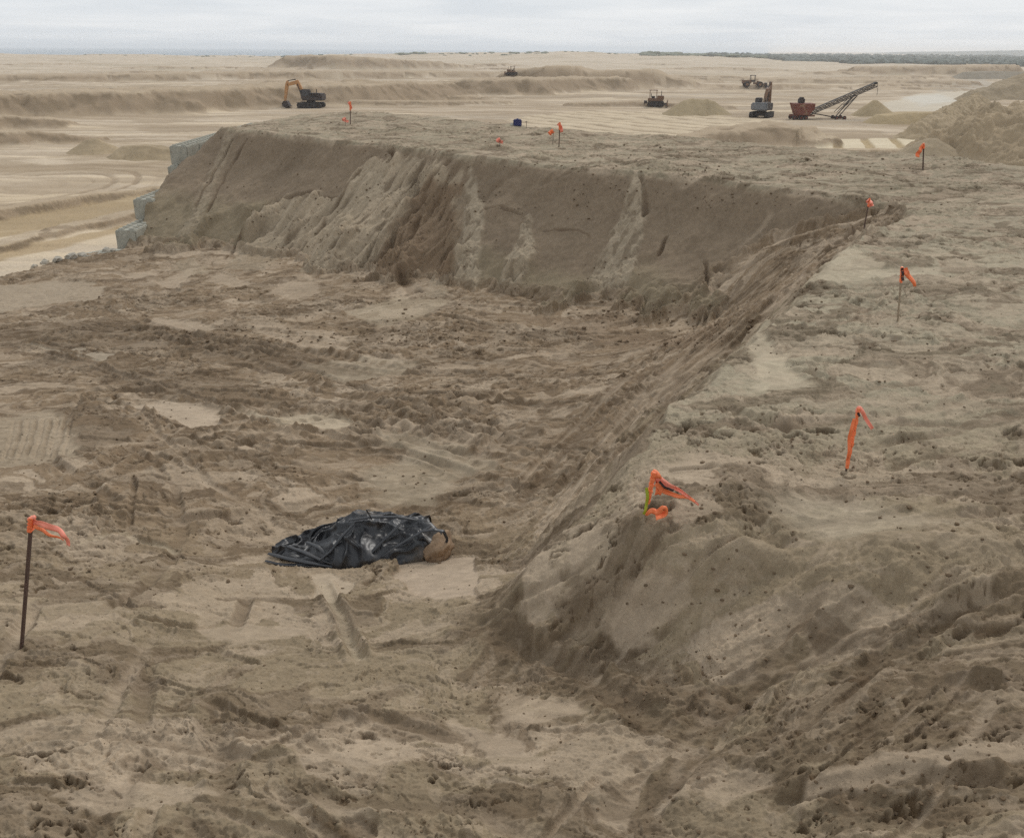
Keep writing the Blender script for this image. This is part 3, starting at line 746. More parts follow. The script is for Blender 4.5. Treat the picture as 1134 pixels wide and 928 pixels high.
n = 96
for k, r in enumerate((700, 2000, 6000, 12500)):
    for i in range(n): vs.append((r*math.sin(2*math.pi*i/n), r*math.cos(2*math.pi*i/n), -4.6))
for k in range(3):
    for i in range(n): fs.append((k*n+i, (k+1)*n+i, (k+1)*n+(i+1) % n, k*n+(i+1) % n))
tag(mesh_obj('sea', vs, fs, M_SEA), kind='structure')

# wooded hills far behind the quarry, on the right
M_HILL = simple_mat('wooded_hill', (84,93,86), rough=.95, var=.3, vscale=.02)
hx = np.linspace(300, 5200, 240); hy = np.linspace(2300, 4300, 40)
HX, HY = np.meshgrid(hx, hy); 
hq = HX/HY
HZ = (9+14*fbm(HX/700, HY/2500, 3, 301)+3*fbm(HX/90, HY/300, 4, 303))*sstep(.13, .33, hq)*np.sin(np.clip((HY-2300)/2000, 0, 1)*np.pi)**.6
HZ = HZ-3
vs = np.stack([HX, HY, HZ], -1).reshape(-1, 3).tolist()
fs = [(r*240+c_, r*240+c_+1, (r+1)*240+c_+1, (r+1)*240+c_) for r in range(39) for c_ in range(239)]
tag(mesh_obj('hills', vs, fs, M_HILL, smooth=True), kind='structure')

# far-off wood: many small lumpy crowns in ranks
def crowns(name, spots, mat, seed):
    r_ = random.Random(seed)
    bm = bmesh.new(); bmesh.ops.create_icosphere(bm, subdivisions=2, radius=1.0)
    bv = np.array([v.co[:] for v in bm.verts]); bf = [[v.index for v in f.verts] for f in bm.faces]; bm.free()
    V = []; F = []
    for (x, y, zb, h, wd) in spots:
        off = len(V); ph = r_.uniform(0, 100); a = r_.uniform(0, 6.28); ca, sa = math.cos(a), math.sin(a)
        for p in bv:
            k = 1+.38*mnoise.noise(Vector((p[0]*1.9+ph, p[1]*1.9, p[2]*1.9)))+.22*mnoise.noise(Vector((p[0]*4.7+ph, p[1]*4.7, p[2]*4.7)))
            tx, ty = p[0]*ca-p[1]*sa, p[0]*sa+p[1]*ca
            V.append((x+tx*wd*k, y+ty*wd*k, zb+h*.5+p[2]*h*.55*k))
        F += [[i+off for i in f] for f in bf]
    return mesh_obj(name, V, F, mat)
M_WOOD = simple_mat('conifer_wood', (106,111,104), rough=.95, var=.35, vscale=.25)
sp = []; fr_ = random.Random(3)
for _ in range(3800):
    qv = fr_.uniform(.255, .80) if fr_.random() < .82 else fr_.uniform(.20, .40)
    y = fr_.uniform(0, 1)**1.5*1250+690+260*(1-min(max((qv-.22)/.22,0),1))+40*math.sin(qv*31)+25*math.sin(qv*83)
    x = qv*y; h = fr_.uniform(2.4, 5.2)
    zb = float(base_h(x, y)[0]) if False else None
    sp.append((x, y, h))
zs = outer_base(np.array([p[0] for p in sp], np.float32), np.array([p[1] for p in sp], np.float32))
tag(crowns('distant_forest', [(p[0], p[1], float(zz_)-1.0, p[2], p[2]*fr_.uniform(.5, 1.0)) for p, zz_ in zip(sp, zs)], M_WOOD, 5),
    'dark hazy pine wood along the horizon behind the quarry', 'forest', kind='stuff')
M_SCRUB = simple_mat('dune_scrub', (112,116,98), rough=.95, var=.3, vscale=.3)
sp = []
for (ua, ub, n_, hh) in ((455,480,24,1.6),(480,545,26,1.0),(545,600,24,1.3),(690,800,130,1.9),(800,860,70,2.0),(150,330,40,.7),(330,420,26,1.0),(600,690,14,.8)):
    for _ in range(n_):
        qv = (fr_.uniform(ua, ub)-567)/FPX/.9246*.925
        y = fr_.uniform(930, 1090); x = qv*y*1.08
        sp.append((x, y, hh*fr_.uniform(.6, 1.5)))
zs = outer_base(np.array([p[0] for p in sp], np.float32), np.array([p[1] for p in sp], np.float32))
tag(crowns('dune_scrub', [(p[0], p[1], float(zz_)-.3, p[2], p[2]*fr_.uniform(1.2, 2.6)) for p, zz_ in zip(sp, zs)], M_SCRUB, 9),
    'low dark scrub growing along the crest of the far dunes', 'scrub', kind='stuff')

# ------------------------------------------------------------------ air
hm = bpy.data.materials.new('haze_air'); hm.use_nodes = True; ht = hm.node_tree; ht.nodes.clear()
ho = ht.nodes.new('ShaderNodeOutputMaterial'); pv = ht.nodes.new('ShaderNodeVolumePrincipled')
pv.inputs['Density'].default_value = 0.00024; pv.inputs['Color'].default_value = (.97,.98,1,1); pv.inputs['Anisotropy'].default_value = .2
ht.links.new(pv.outputs[0], ho.inputs['Volume'])
B = 13000; z0, z1 = -45, 34
vs = [(x, y, z_) for z_ in (z0, z1) for x, y in ((-B,-B),(B,-B),(B,B),(-B,B))]
fs = [(3,2,1,0),(4,5,6,7),(0,1,5,4),(1,2,6,5),(2,3,7,6),(3,0,4,7)]
hz = tag(mesh_obj('haze', vs, fs, hm), kind='stuff')

# ------------------------------------------------------------------ separate spoil piles
def pile(label, lst, top=.3, slope=.68, rough=.12, col=(168,149,121), group=None, cell=None, name='sand_pile', seed=1, chunky=0):
    pts = ridge_pts(lst, slope)
    if len(pts) == 1: pts = [pts[0], (pts[0][0]+.05, pts[0][1], pts[0][2])]
    a = np.array(pts); hm_ = a[:,2].max(); pad = hm_/slope*1.25+top+1
    dist = math.hypot(*a[:,:2].mean(0))
    cell = cell or max(dist/1000*1.0, .06)
    x = np.arange(a[:,0].min()-pad, a[:,0].max()+pad, cell); y = np.arange(a[:,1].min()-pad, a[:,1].max()+pad, cell*1.3)
    PX, PY = np.meshgrid(x, y); sh = PX.shape; px = PX.ravel().astype(np.float32); py = PY.ravel().astype(np.float32)
    sc = max(hm_, 1)
    wb = rough*2.2*sc*fbm(px/(2.2*sc)+seed, py/(2.2*sc), 4, seed+400)
    h = ridge_h(px, py, pts, top, slope, wb)
    topz = np.interp(seg_dist(px, py, pts)[3], range(len(pts)), [p[2] for p in pts])
    h = np.minimum(h, topz*(1+.06*fbm(px/(1.1*sc), py/(1.1*sc), 3, seed+3)))
    h += rough*.35*fbm(px/(.35*sc), py/(.35*sc), 4, seed+7)*sc*.5
    if chunky: h += chunky*((ridged(px/(1.1*sc)*2.2+.4*pn(px/3, py/3, 2), py/(1.6*sc)*2, 5, seed+11)-.6)+.5*ridged(px/.9, py/.9, 3, seed+13)*sstep(-.1,.3,pn(px/4,py/4,seed)))*sstep(0, .8, h)
    gr = outer_base(px, py)
    keep = (h > gr-.25).reshape(sh)
    ok = keep[:-1,:-1] | keep[1:,:-1] | keep[:-1,1:] | keep[1:,1:]
    used = np.full(sh, -1); 
    rr_, cc_ = np.nonzero(ok)
    for dr, dc in ((0,0),(1,0),(0,1),(1,1)): used[rr_+dr, cc_+dc] = 1
    idx = np.full(sh, -1); idx[used > 0] = np.arange((used > 0).sum())
    ox, oy = float(a[:,0].mean()), float(a[:,1].mean()); oz = float(outer_base(np.array([ox], np.float32), np.array([oy], np.float32))[0])
    H = h.reshape(sh); m_ = used > 0
    V = np.stack([PX[m_]-ox, PY[m_]-oy, np.maximum(H[m_], gr.reshape(sh)[m_]-.5)-oz], -1)
    F = np.stack([idx[rr_, cc_], idx[rr_, cc_+1], idx[rr_+1, cc_+1], idx[rr_+1, cc_]], -1)
    mt = sand_mat('pile_sand', None, tuple(alb(col)), scale=max(.3, 40/dist), bump=.004*dist*.2, var=.14)
    o = mesh_obj(name, V.tolist(), F.tolist(), mt, smooth=True); o.location = (ox, oy, oz)
    return tag(o, label, 'sand pile', group)
pile('smooth sand cone under the tip of the conveyor', [(966,131,110)], .15, .72, .05, (160,142,112), seed=1)
pile('long low bank of sand running right from the cone by the conveyor', [(978,138,127),(1000,138,124),(1030,137,124),(1060,136,124)], 1.2, .7, .05, (164,145,113), seed=2)
pile('rounded sand heap with twin tops between the bulldozer and the rear-facing excavator', [(758,127,111),(765,127,109),(776,127,110),(782,127,109),(787,127,112)], .4, .66, .04, (158,141,112), seed=3)
pile('pointed small pile on the pale flat left of the concrete block wall', [(107,171,153)], .3, .55, .12, (160,142,115), seed=4)
pile('wider flat-topped pile touching the concrete block wall in the view', [(146,177,161),(160,178,160),(176,178,161),(184,178,164)], .6, .6, .12, (158,140,113), seed=5)
pile('dark cone of sand directly behind the stake at the far right edge of the top', [(1029,180,153)], .5, .62, .10, (152,136,112), seed=6)
G_ = 'rough spoil heaps at the right edge of the quarry'
pile('large lumpy spoil heap with grooved face, nearest of the right-hand heaps', [(1040,172,140),(1064,176,127),(1085,180,119),(1112,184,128),(1150,190,140),(1200,200,140)], .6, .62, .16, (156,138,112), G_, seed=7, chunky=.55)
pile('spoil ridge climbing from the end of the long sand bank up to a blunt peak', [(1016,152,141),(1040,146,127),(1062,140,115),(1078,132,107)], .6, .62, .14, (160,142,115), G_, seed=8, chunky=.4)
pile('middle spoil heap cut by the right edge, behind the grooved heap', [(1112,142,127),(1134,142,114),(1180,142,110)], 1.0, .62, .14, (164,145,118), G_, seed=9, chunky=.3)
pile('tallest and farthest spoil heap at the right edge, dark and smooth', [(1088,112,101),(1110,112,92),(1140,112,80),(1200,112,76)], 2.5, .62, .06, (150,134,110), G_, seed=10, chunky=.3)
pile('grey flat mound behind the pale flat by the right-hand heaps', [(1075,88,80),(1100,88,79),(1134,88,80)], 3, .5, .05, (140,130,114), seed=12)

# ------------------------------------------------------------------ mesh builder for objects
class MB:
    def __init__(s): s.bm = bmesh.new()
    def box(s, c, size, rot=None, bev=0, taper=None):
        r = bmesh.ops.create_cube(s.bm, size=1); v = r['verts']
        for q in v:
            x, y, z_ = q.co
            if taper and z_ > 0: x *= taper[0]; y *= taper[1]
            q.co = (x*size[0], y*size[1], z_*size[2])
        if bev: 
            e = list({e for q in v for e in q.link_edges})
            r2 = bmesh.ops.bevel(s.bm, geom=e, offset=bev, segments=2, affect='EDGES'); v = list({q for f in r2['faces'] for q in f.verts} | {q for q in v if q.is_valid})
            v = s._island(v)
        m = Matrix.Translation(c) @ (rot.to_4x4() if rot else Matrix())
        bmesh.ops.transform(s.bm, matrix=m, verts=v); return s
    def _island(s, seed):
        st = list(seed); seen = set(st)
        while st:
            q = st.pop()
            for e in q.link_edges:
                o = e.other_vert(q)
                if o not in seen: seen.add(o); st.append(o)
        return list(seen)
    def cyl(s, a, b, r1, r2=None, n=14):
        a = Vector(a); b = Vector(b); r2 = r1 if r2 is None else r2; d = b-a
        q = d.to_track_quat('Z', 'Y').to_matrix().to_4x4()
        bmesh.ops.create_cone(s.bm, cap_ends=True, segments=n, radius1=r1, radius2=r2, depth=d.length, matrix=Matrix.Translation((a+b)/2) @ q); return s
    def beam(s, a, b, w, h):
        a = Vector(a); b = Vector(b); d = b-a
        q = d.to_track_quat('X', 'Z')
        return s.box((a+b)/2, (d.length, w, h), q.to_matrix())
    def prism(s, prof, y0, y1):
        """profile in x,z pushed from y0 to y1"""
        n = len(prof)
        A = [s.bm.verts.new((x, y0, z_)) for x, z_ in prof]; Bv = [s.bm.verts.new((x, y1, z_)) for x, z_ in prof]
        s.bm.faces.new(A); s.bm.faces.new(Bv[::-1])
        for i in range(n): s.bm.faces.new((A[i], Bv[i], Bv[(i+1) % n], A[(i+1) % n]))
        return s
    def build(s, name, mat, parent=None, bevel=0, smooth=False):
        bmesh.ops.recalc_face_normals(s.bm, faces=s.bm.faces)
        m = bpy.data.meshes.new(name); s.bm.to_mesh(m); s.bm.free(); m.materials.append(mat)
        if smooth: m.polygons.foreach_set('use_smooth', [True]*len(m.polygons))
        o = bpy.data.objects.new(name, m); COL.objects.link(o)
        if parent: o.parent = parent
        if bevel:
            b = o.modifiers.new('b', 'BEVEL'); b.width = bevel; b.segments = 2; b.limit_method = 'ANGLE'
        return o
def empty(name, loc, rz=0, label=None, cat=None, group=None):
    o = bpy.data.objects.new(name, None); COL.objects.link(o); o.location = loc; o.rotation_euler = (0, 0, rz); o.empty_display_size = .2
    return tag(o, label, cat, group)
def copy_tree(o, parent=None):
    c_ = o.copy(); COL.objects.link(c_); c_.parent = parent
    for ch in list(o.children): copy_tree(ch, c_)
    return c_

# ------------------------------------------------------------------ concrete blocks retaining the stockpile
M_CONC = simple_mat('weathered_concrete', (160,157,144), rough=.9, var=.2, vscale=5, bump=.01, dirt=.35, dirtcol=(120,108,92))
def block_proto():
    e = empty('concrete_block', (0,0,0))
    mb = MB(); mb.box((0,0,-.4), (.78,1.57,.79), bev=.03)
    mb.build('body', M_CONC, e)
    for ix in (-.2,.2):
        for iy in (-.6,-.2,.2,.6):
            mb = MB(); mb.box((ix,iy,.02), (.22,.22,.07), bev=.015, taper=(.8,.8)); mb.build('stud', M_CONC, e)
    return e
def at_left(u, v, drop): x, y = P(u, v, drop); return x, y
X1, Y1 = at_left(187,160,3.9); X3, Y3 = at_left(146,219,5.5); X4, Y4 = at_left(126,250,6.2)
rows = [(3.9, X1, Y1, 8, 'highest course'), (4.7, X1, Y1-.6, 2, 'second course'), (5.5, X3, Y3, 3, 'third course'), (6.3, X4, Y4, 3, 'fourth course')]
bp_ = block_proto(); first = True; GB = 'grey studded concrete blocks stacked as the retaining wall'
ordn = ['front block', 'second block', 'third block', 'fourth block', 'fifth block', 'sixth block', 'seventh block', 'last block']
for drop, bx, by, n_, nm in rows:
    for k in range(n_):
        o = bp_ if first else copy_tree(bp_); first = False
        o.location = (bx+.39+random.uniform(-.02,.02), by+.79+k*1.6, CAMZ-drop-.08); o.rotation_euler = (0, 0, random.uniform(-.015,.015))
        tag(o, f'grey studded concrete block, {ordn[k]} in the {nm} of the retaining wall', 'concrete block', GB)
loc_ = [P(108,277,6.85), P(88,282,6.95), P(70,287,7.0), P(52,291,7.0)]
lab = ['pale flat-topped concrete block beside the foot of the retaining wall', 'half-buried concrete block second from the wall along the floor edge',
       'half-buried concrete block third from the wall along the floor edge', 'half-buried concrete block farthest from the wall along the floor edge']
for k, (x, y) in enumerate(loc_[:1]):
    o = copy_tree(bp_); zt_ = max(gz(x, y), gz(x+.5, y))
    o.location = (x, y, CAMZ-6.93); o.rotation_euler = (random.uniform(-.05,.05), random.uniform(-.06,.06), -.55+random.uniform(-.1,.1))
    if k == 0:
        for ch in list(o.children):
            if ch.name.startswith('stud'): bpy.data.objects.remove(ch)
    tag(o, lab[k], 'concrete block')
# broken lumps of concrete along the same edge
M_RUB = simple_mat('broken_concrete', (168,160,146), rough=.95, var=.18, vscale=9, bump=.01)
def rock(name, r, seed, mat, sub=2):
    bm = bmesh.new(); bmesh.ops.create_icosphere(bm, subdivisions=sub, radius=r)
    for v in bm.verts:
        k = 1+.45*mnoise.noise(v.co*1.3/r+Vector((seed*7.1, 0, 0)))+.2*mnoise.noise(v.co*3.1/r+Vector((seed*3.3, 5, 0)))
        v.co = Vector((round(v.co.x*k/r*3.2)/3.2*r*.5+v.co.x*k*.5, v.co.y*k, v.co.z*k*.75))
    m = bpy.data.meshes.new(name); bm.to_mesh(m); bm.free(); m.materials.append(mat)
    o = bpy.data.objects.new(name, m); COL.objects.link(o); return o
rl = [(118,279,.16),(125,278,.10),(133,275,.13),(92,284,.15),(80,286,.20),(64,289,.16),(50,292,.20),(138,273,.09),(38,296,.13)]
nmr = ['ninth','eighth','seventh','fourth','fifth','sixth']
rlab = ['angular concrete lump just right of the flat-topped block', 'small concrete lump between the flat block and the wall foot', 'concrete lump at the very foot of the retaining wall front',
        'rubble lump first left of the flat-topped block', 'large rubble lump second left of the flat-topped block', 'rubble lump third left of the flat-topped block',
        'big pale lump fourth left of the flat-topped block', 'smallest lump tucked against the retaining wall corner', 'last lump of rubble toward the left edge of the view']
for k, (u, v, r_) in enumerate(rl):
    p = gspot(u, v); o = rock('rubble_lump', r_, k+1, M_RUB); o.location = p+Vector((0, 0, r_*.3)); o.rotation_euler = (0, 0, k*1.3)
    tag(o, rlab[k], 'rubble', 'concrete rubble along the left edge of the floor')

# ------------------------------------------------------------------ survey stakes with flagging ribbon
M_DARKWOOD = simple_mat('dark_stake_wood', (86,66,56), rough=.85, var=.25, vscale=20)
M_WOOD2 = simple_mat('weathered_lath', (150,134,112), rough=.85, var=.2, vscale=20)
M_RIB = simple_mat('orange_ribbon', (238,126,76), rough=.5, var=.10, vscale=12, spec=.5)
M_RIBP = simple_mat('pink_orange_ribbon', (242,146,122), rough=.5, var=.10, vscale=12, spec=.5)
M_LIME = simple_mat('lime_ribbon', (160,170,50), rough=.5, var=.1)
M_MARK = simple_mat('marker_ink', (60,36,30), rough=.6)
def place_pt(base, u, v, dy=0.0):
    """point on the upright plane through the base"""
    dx, dyy, dz = ray(u, v); s_ = (base.y+dy)/dyy
    return Vector((dx*s_, base.y+dy, CAMZ+dz*s_))
def strip(base, pts, w, thick=.0015, wave=.2, dys=None, nseg=26, taper=1.0, seed=0):
    """a ribbon through picture points, hanging in the upright plane of its stake, twisted and rippled"""
    P3 = [place_pt(base, u, v, (dys[i] if dys else 0)) for i, (u, v) in enumerate(pts)]
    def cr_(t):
        t = t*(len(P3)-1); i = min(int(t), len(P3)-2); f = t-i
        a, b = P3[i], P3[i+1]; p0 = P3[max(i-1, 0)]; p3 = P3[min(i+2, len(P3)-1)]
        return .5*((2*a)+(-p0+b)*f+(2*p0-5*a+4*b-p3)*f*f+(-p0+3*a-3*b+p3)*f**3)
    mb = MB(); L_, R_ = [], []
    for k in range(nseg+1):
        t = k/nseg; p = cr_(t); tg = (cr_(min(t+.02, 1))-cr_(max(t-.02, 0))).normalized()
        side = tg.cross(Vector((0,-1,0))); side.normalize()
        tw = wave*math.sin(t*7+seed)+.3*mnoise.noise(Vector((t*5, seed, 0)))
        side = Matrix.Rotation(tw, 3, tg) @ side
        hw = w/2*(1+(taper-1)*t)
        rip = Vector((0, 1, 0))*.25*w*math.sin(t*13+seed*2)*min(1, t*3)
        row = []
        for q in (-1, -.5, 0, .5, 1):
            row.append(mb.bm.verts.new((p+side*hw*q+rip+Vector((0, 1, 0))*.14*w*math.cos(q*3+seed+t*4))-base))
        L_.append(row)
    for k in range(nseg):
        for q in range(4): mb.bm.faces.new((L_[k][q], L_[k][q+1], L_[k+1][q+1], L_[k+1][q]))
    return mb, thick
def add_strip(parent, base, pts, w, mat, name='ribbon', **kw):
    mb, th = strip(base, pts, w, **kw); o = mb.build(name, mat, parent, smooth=True)
    so_ = o.modifiers.new('s', 'SOLIDIFY'); so_.thickness = th; return o
def stake(u, v, ut, vt, label, wood, w=.034, t=.012, wrap=None, wrap_mat=None, sink=.12, base=None, group='survey stakes with orange ribbon along the stockpile', dy=0):
    b = base or gspot(u, v); top = place_pt(b, ut, vt, dy)
    e = empty('survey_stake', b, 0, label, 'survey stake', group)
    ax = (top-b); d_ = ax.normalized()
    lo = -d_*sink; hi = ax
    q = ax.to_track_quat('Z', 'Y').to_matrix()
    mb = MB(); mb.box((lo+hi)/2, (w, t, (hi-lo).length), q, bev=.0015)
    mb.build('lath', wood, e)
    if wrap:
        a = b+ax*wrap[0]-b; c_ = ax*wrap[1]
        mb = MB(); n_ = 16
        for k in range(n_):
            f0 = wrap[0]+(wrap[1]-wrap[0])*k/n_; f1_ = wrap[0]+(wrap[1]-wrap[0])*(k+1.25)/n_
            g = 1+.18*math.sin(k*2.3)
            mb.box((ax*f0+ax*f1_)/2+Vector((random.uniform(-.002,.002), 0, 0)), (w*1.25*g, t*1.9*g, (f1_-f0)*ax.length), q @ Matrix.Rotation(.15*math.sin(k*1.7), 3, 'Y'), bev=.002)
        mb.build('ribbon_wrap', wrap_mat or M_RIB, e)
    return e, b
# nearest, left
e, b = stake(24,716, 35,573, 'dark brown stake with pinkish ribbon standing alone on the left slope', M_DARKWOOD, .036, .014, (.90,1.0), M_RIB)
add_strip(e, b, [(36,578),(48,580),(58,586),(68,590),(73,596),(75,605)], .055, M_RIBP, taper=.5, seed=1)
add_strip(e, b, [(37,582),(47,588),(60,594),(71,597)], .03, M_RIB, taper=.5, seed=2, dys=[-.01,-.01,-.02,-.02])
mbk = MB(); tp = place_pt(b, 35.5, 574)-b; mbk.cyl(tp-Vector((.02,0,.01)), tp+Vector((.02,0,.012)), .018, .014, 8); mbk.build('knot', M_RIBP, e, smooth=True)
# fat orange one on the nose of the mound
e, b = stake(713,577, 724,523, 'short leaning stake with a fat orange wrap and lime strip on the near mound', M_WOOD2, .034, .014, (.38,1.0), M_RIB)
add_strip(e, b, [(722,524),(727,526),(730,535),(728,548)], .055, M_RIB, seed=3, taper=.8)
add_strip(e, b, [(727,529),(740,537),(752,543),(762,549),(774,560)], .050, M_RIBP, seed=4, taper=.25)
add_strip(e, b, [(727,535),(738,545),(748,548),(760,551),(769,555)], .045, M_RIB, seed=5, taper=.4, dys=[-.02]*5)
add_strip(e, b, [(730,533),(737,540),(746,543)], .018, M_MARK, name='black_mark', seed=6, dys=[-.045]*3, wave=0)
add_strip(e, b, [(716,540),(717,552),(715,564),(713,570)], .022, M_LIME, name='lime_strip', seed=7, dys=[-.03]*4)
add_strip(e, b, [(716,571),(721,566),(728,568),(735,562),(736,570),(726,572)], .042, M_RIB, name='loose_ribbon', seed=8, dys=[-.05]*6, wave=.8)
# thin leaning ribbon-wrapped lath
e, b = stake(937,521, 951,453, 'thin leaning lath wrapped in orange ribbon over its whole length, middle right', M_DARKWOOD, .024, .010, (.04,1.0), M_RIB)
add_strip(e, b, [(949,457),(952,452),(956,458),(961,467),(966,475)], .035, M_RIBP, seed=9, taper=.7)
add_strip(e, b, [(947,464),(942,478),(940,495),(938,510)], .035, M_RIB, seed=10, taper=.4, dys=[-.02]*4)
add_strip(e, b, [(950,457),(952,461)], .018, M_MARK, name='black_mark', seed=11, dys=[-.04]*2, wave=0)
# pale lath
e, b = stake(994,356, 999,296, 'pale lath with dark marking and ribbon blowing right, between the two leaning stakes', M_WOOD2, .034, .012, (.72,1.0), M_RIB)
add_strip(e, b, [(999,297),(1000,311)], .034, M_MARK, name='black_mark', seed=12, dys=[-.03]*2, wave=0)
add_strip(e, b, [(1001,298),(1004,303),(1010,310),(1014,318)], .085, M_RIB, seed=13, taper=.35)
e, b = stake(957,252, 963,220, 'stake leaning at the far end of the rim with orange ribbon at its tip', M_DARKWOOD, .034, .012, (.72,1.0), M_RIB)
add_strip(e, b, [(961,221),(963,224),(965,229)], .10, M_RIBP, seed=14)
e, b = stake(1022,188, 1023,159, 'upright stake before the dark sand cone, ribbon on its left side', M_DARKWOOD, .06, .02, (.80,1.0), M_RIB, group='far survey stakes on the stockpile top')
add_strip(e, b, [(1023,161),(1020,165),(1017,170),(1015,174)], .12, M_RIB, seed=15)
e, b = stake(619,163, 620,136, 'dark upright stake near the back edge beside a small orange flag', M_DARKWOOD, .085, .03, (.70,1.0), M_RIB, group='far survey stakes on the stockpile top')
add_strip(e, b, [(618,137),(621,141),(622,147)], .11, M_RIBP, seed=16)
e, b = stake(388,138, 388,113, 'dark upright stake on the far left of the stockpile top', M_DARKWOOD, .085, .03, (.62,1.0), M_RIB, group='far survey stakes on the stockpile top')
add_strip(e, b, [(386,113),(388,117),(389,121)], .11, M_RIBP, seed=17)
M_WIRE = simple_mat('flag_wire', (120,110,100), rough=.5, metal=.5)
for k, (u, v, vt, lb) in enumerate([(612,159,145,'small orange wire flag just left of the back-edge stake'),(553,163,154,'small pinkish wire flag low on the stockpile top near the blue tank'),(382,139,131,'tiny pink wire flag at the foot of the far-left stake')]):
    b = gspot(u, v); e = empty('wire_flag', b, 0, lb, 'marker flag', 'small wire marker flags')
    tp = place_pt(b, u+1, vt)-b
    mb = MB(); mb.cyl((0,0,-.08), tp, .012, .010, 8); mb.build('wire', M_WIRE, e)
    add_strip(e, b, [(u+1,vt),(u-2,vt+2),(u-4 if k == 0 else u+4,vt+4)], .15 if k == 0 else .11, M_RIB if k == 0 else M_RIBP, name='flag', seed=20+k)

# ------------------------------------------------------------------ blue tank and rod at the back edge
M_BLUE = simple_mat('navy_plastic', (42,46,92), rough=.4, var=.1); M_WHITE = simple_mat('dusty_white', (190,186,176), rough=.7)
b = gspot(573,139.5); s_ = b.y/ray(573,139)[1]/FPX
e = empty('storage_tank', b, .1, 'small dark blue tank standing on the back edge of the stockpile', 'tank')
mb = MB(); mb.box((0,0,3.0*s_), (9*s_,6*s_,6*s_), bev=.012); mb.build('body', M_BLUE, e)
mb = MB(); mb.box((0,0,6.3*s_), (8*s_,5*s_,.9*s_), bev=.02); mb.cyl((0,0,6.5*s_), (0,0,7.6*s_), 1.2*s_, 1.0*s_); mb.build('lid', simple_mat('navy_lid', (56,60,105), rough=.45), e)
mb = MB(); mb.box((-6.2*s_,0,1.4*s_), (3.6*s_,3*s_,2.8*s_), bev=.02); mb.build('end_box', M_WHITE, e)
b = gspot(583,142); e = empty('marker_rod', b, 0, 'thin grey rod with a short crosspiece beside the blue tank', 'rod')
mb = MB(); mb.cyl((0,0,-.1), (0,0,7*s_), .012); mb.build('rod', M_WIRE, e); mb = MB(); mb.cyl((-1.5*s_,0,6.2*s_), (.8*s_,0,6.6*s_), .012); mb.build('crosspiece', M_WIRE, e)

# ------------------------------------------------------------------ black plastic bundle on the floor
M_PLAS = simple_mat('black_plastic_sheet', (25,25,28), rough=.42, var=.2, vscale=5, spec=.6, bump=.004, dirt=.12, dirtcol=(96,84,70))
b = gspot(400,621); s_ = b.y/ray(400,621)[1]/FPX            # metres per photo pixel there
e = empty('plastic_bundle', b, math.radians(2), 'crumpled shiny black plastic sheeting bundled on the pit floor, muddy round end showing', 'plastic sheeting')
kx = s_
def bundle(nx=230, ny=110):
    V = []; F = []
    for i in range(nx+1):
        f = i/nx; x = (-103+178*f)*kx
        top = np.interp(f, [0,.06,.2,.32,.40,.5,.62,.72,.82,.9,1], [.03,.06,.09,.14,.24,.31,.32,.30,.25,.30,.29])
        dep = np.interp(f, [0,.1,.3,.5,.8,1], [.10,.22,.42,.52,.50,.34])
        for j_ in range(ny+1):
            g = j_/ny; a = math.pi*g
            y = -math.cos(a)*dep+.30
            zz_ = (max(math.sin(a), 0)**.75)*top
            pt = Vector((x*2.2, y*3.0, zz_*2.0))
            w_ = Vector((mnoise.noise(pt*.9), mnoise.noise(pt*.9+Vector((9,0,0))), 0))
            k1 = 1-abs(mnoise.noise(Vector((x*2.1+y*1.6+w_.x, y*1.3-x*1.2+w_.y, 3)))*2)
            k2 = 1-abs(mnoise.noise(Vector((x*5.2-y*4+w_.x*2, y*2.2+x*3.5, 8)))*2)
            k3 = 1-abs(mnoise.noise(Vector((x*11+y*7, y*9-x*5, zz_*8)))*2)
            amp = math.sin(a)**.5 if math.sin(a) > 0 else 0
            cre = (.085*(k1**2)+.05*(k2**2)+.008*k3-.06)*amp
            V.append((x+.03*mnoise.noise(pt*2), y-cre*.5, max(zz_+cre, -.05)-.03))
    for i in range(nx):
        for j_ in range(ny):
            q = i*(ny+1)+j_; F.append((q, q+ny+1, q+ny+2, q+1))
    return V, F
V_, F_ = bundle(); o = mesh_obj('sheet', V_, F_, M_PLAS, e, smooth=True); so_ = o.modifiers.new('s', 'SOLIDIFY'); so_.thickness = .003
def fold(pts, r, flat=.45, seed=0, name='fold'):
    """a rolled or pinched pleat of the sheet, local x along the picture, z up"""
    mb = MB(); rings = []; n_ = 12; m_ = 34
    for k in range(m_+1):
        t = k/m_*(len(pts)-1); i = min(int(t), len(pts)-2); f = t-i; f = f*f*(3-2*f)
        p = Vector(pts[i]).lerp(Vector(pts[i+1]), f); p2 = Vector(pts[min(i+1, len(pts)-1)])-Vector(pts[i]); tg = p2.normalized()
        sd_ = tg.cross(Vector((0,0,1))).normalized(); up = sd_.cross(tg)
        rr_ = r*.5*(.35+.65*math.sin(math.pi*(k/m_*.9+.05))**.5)*(1+.25*mnoise.noise(Vector((k*.3, seed, 0))))
        rings.append([mb.bm.verts.new(p+sd_*math.cos(a_)*rr_*(1+.5*abs(math.sin(a_*1.5+seed)))+up*math.sin(a_)*rr_*flat) for a_ in [2*math.pi*q/n_ for q in range(n_)]])
    for k in range(m_):
        for q in range(n_): mb.bm.faces.new((rings[k][q], rings[k][(q+1) % n_], rings[k+1][(q+1) % n_], rings[k+1][q]))
    mb.bm.faces.new(rings[0]); mb.bm.faces.new(rings[-1][::-1])
    return mb.build(name, M_PLAS, e, smooth=True)
def L(u, h, y=0): return ((u-400)*kx, y, h)
fold([L(297,0.064,-.08), L(315,0.040,-.12), L(345,0.040,-.14), L(395,0.040,-.17), L(430,0.016,-.19)], .035, .5, 1)
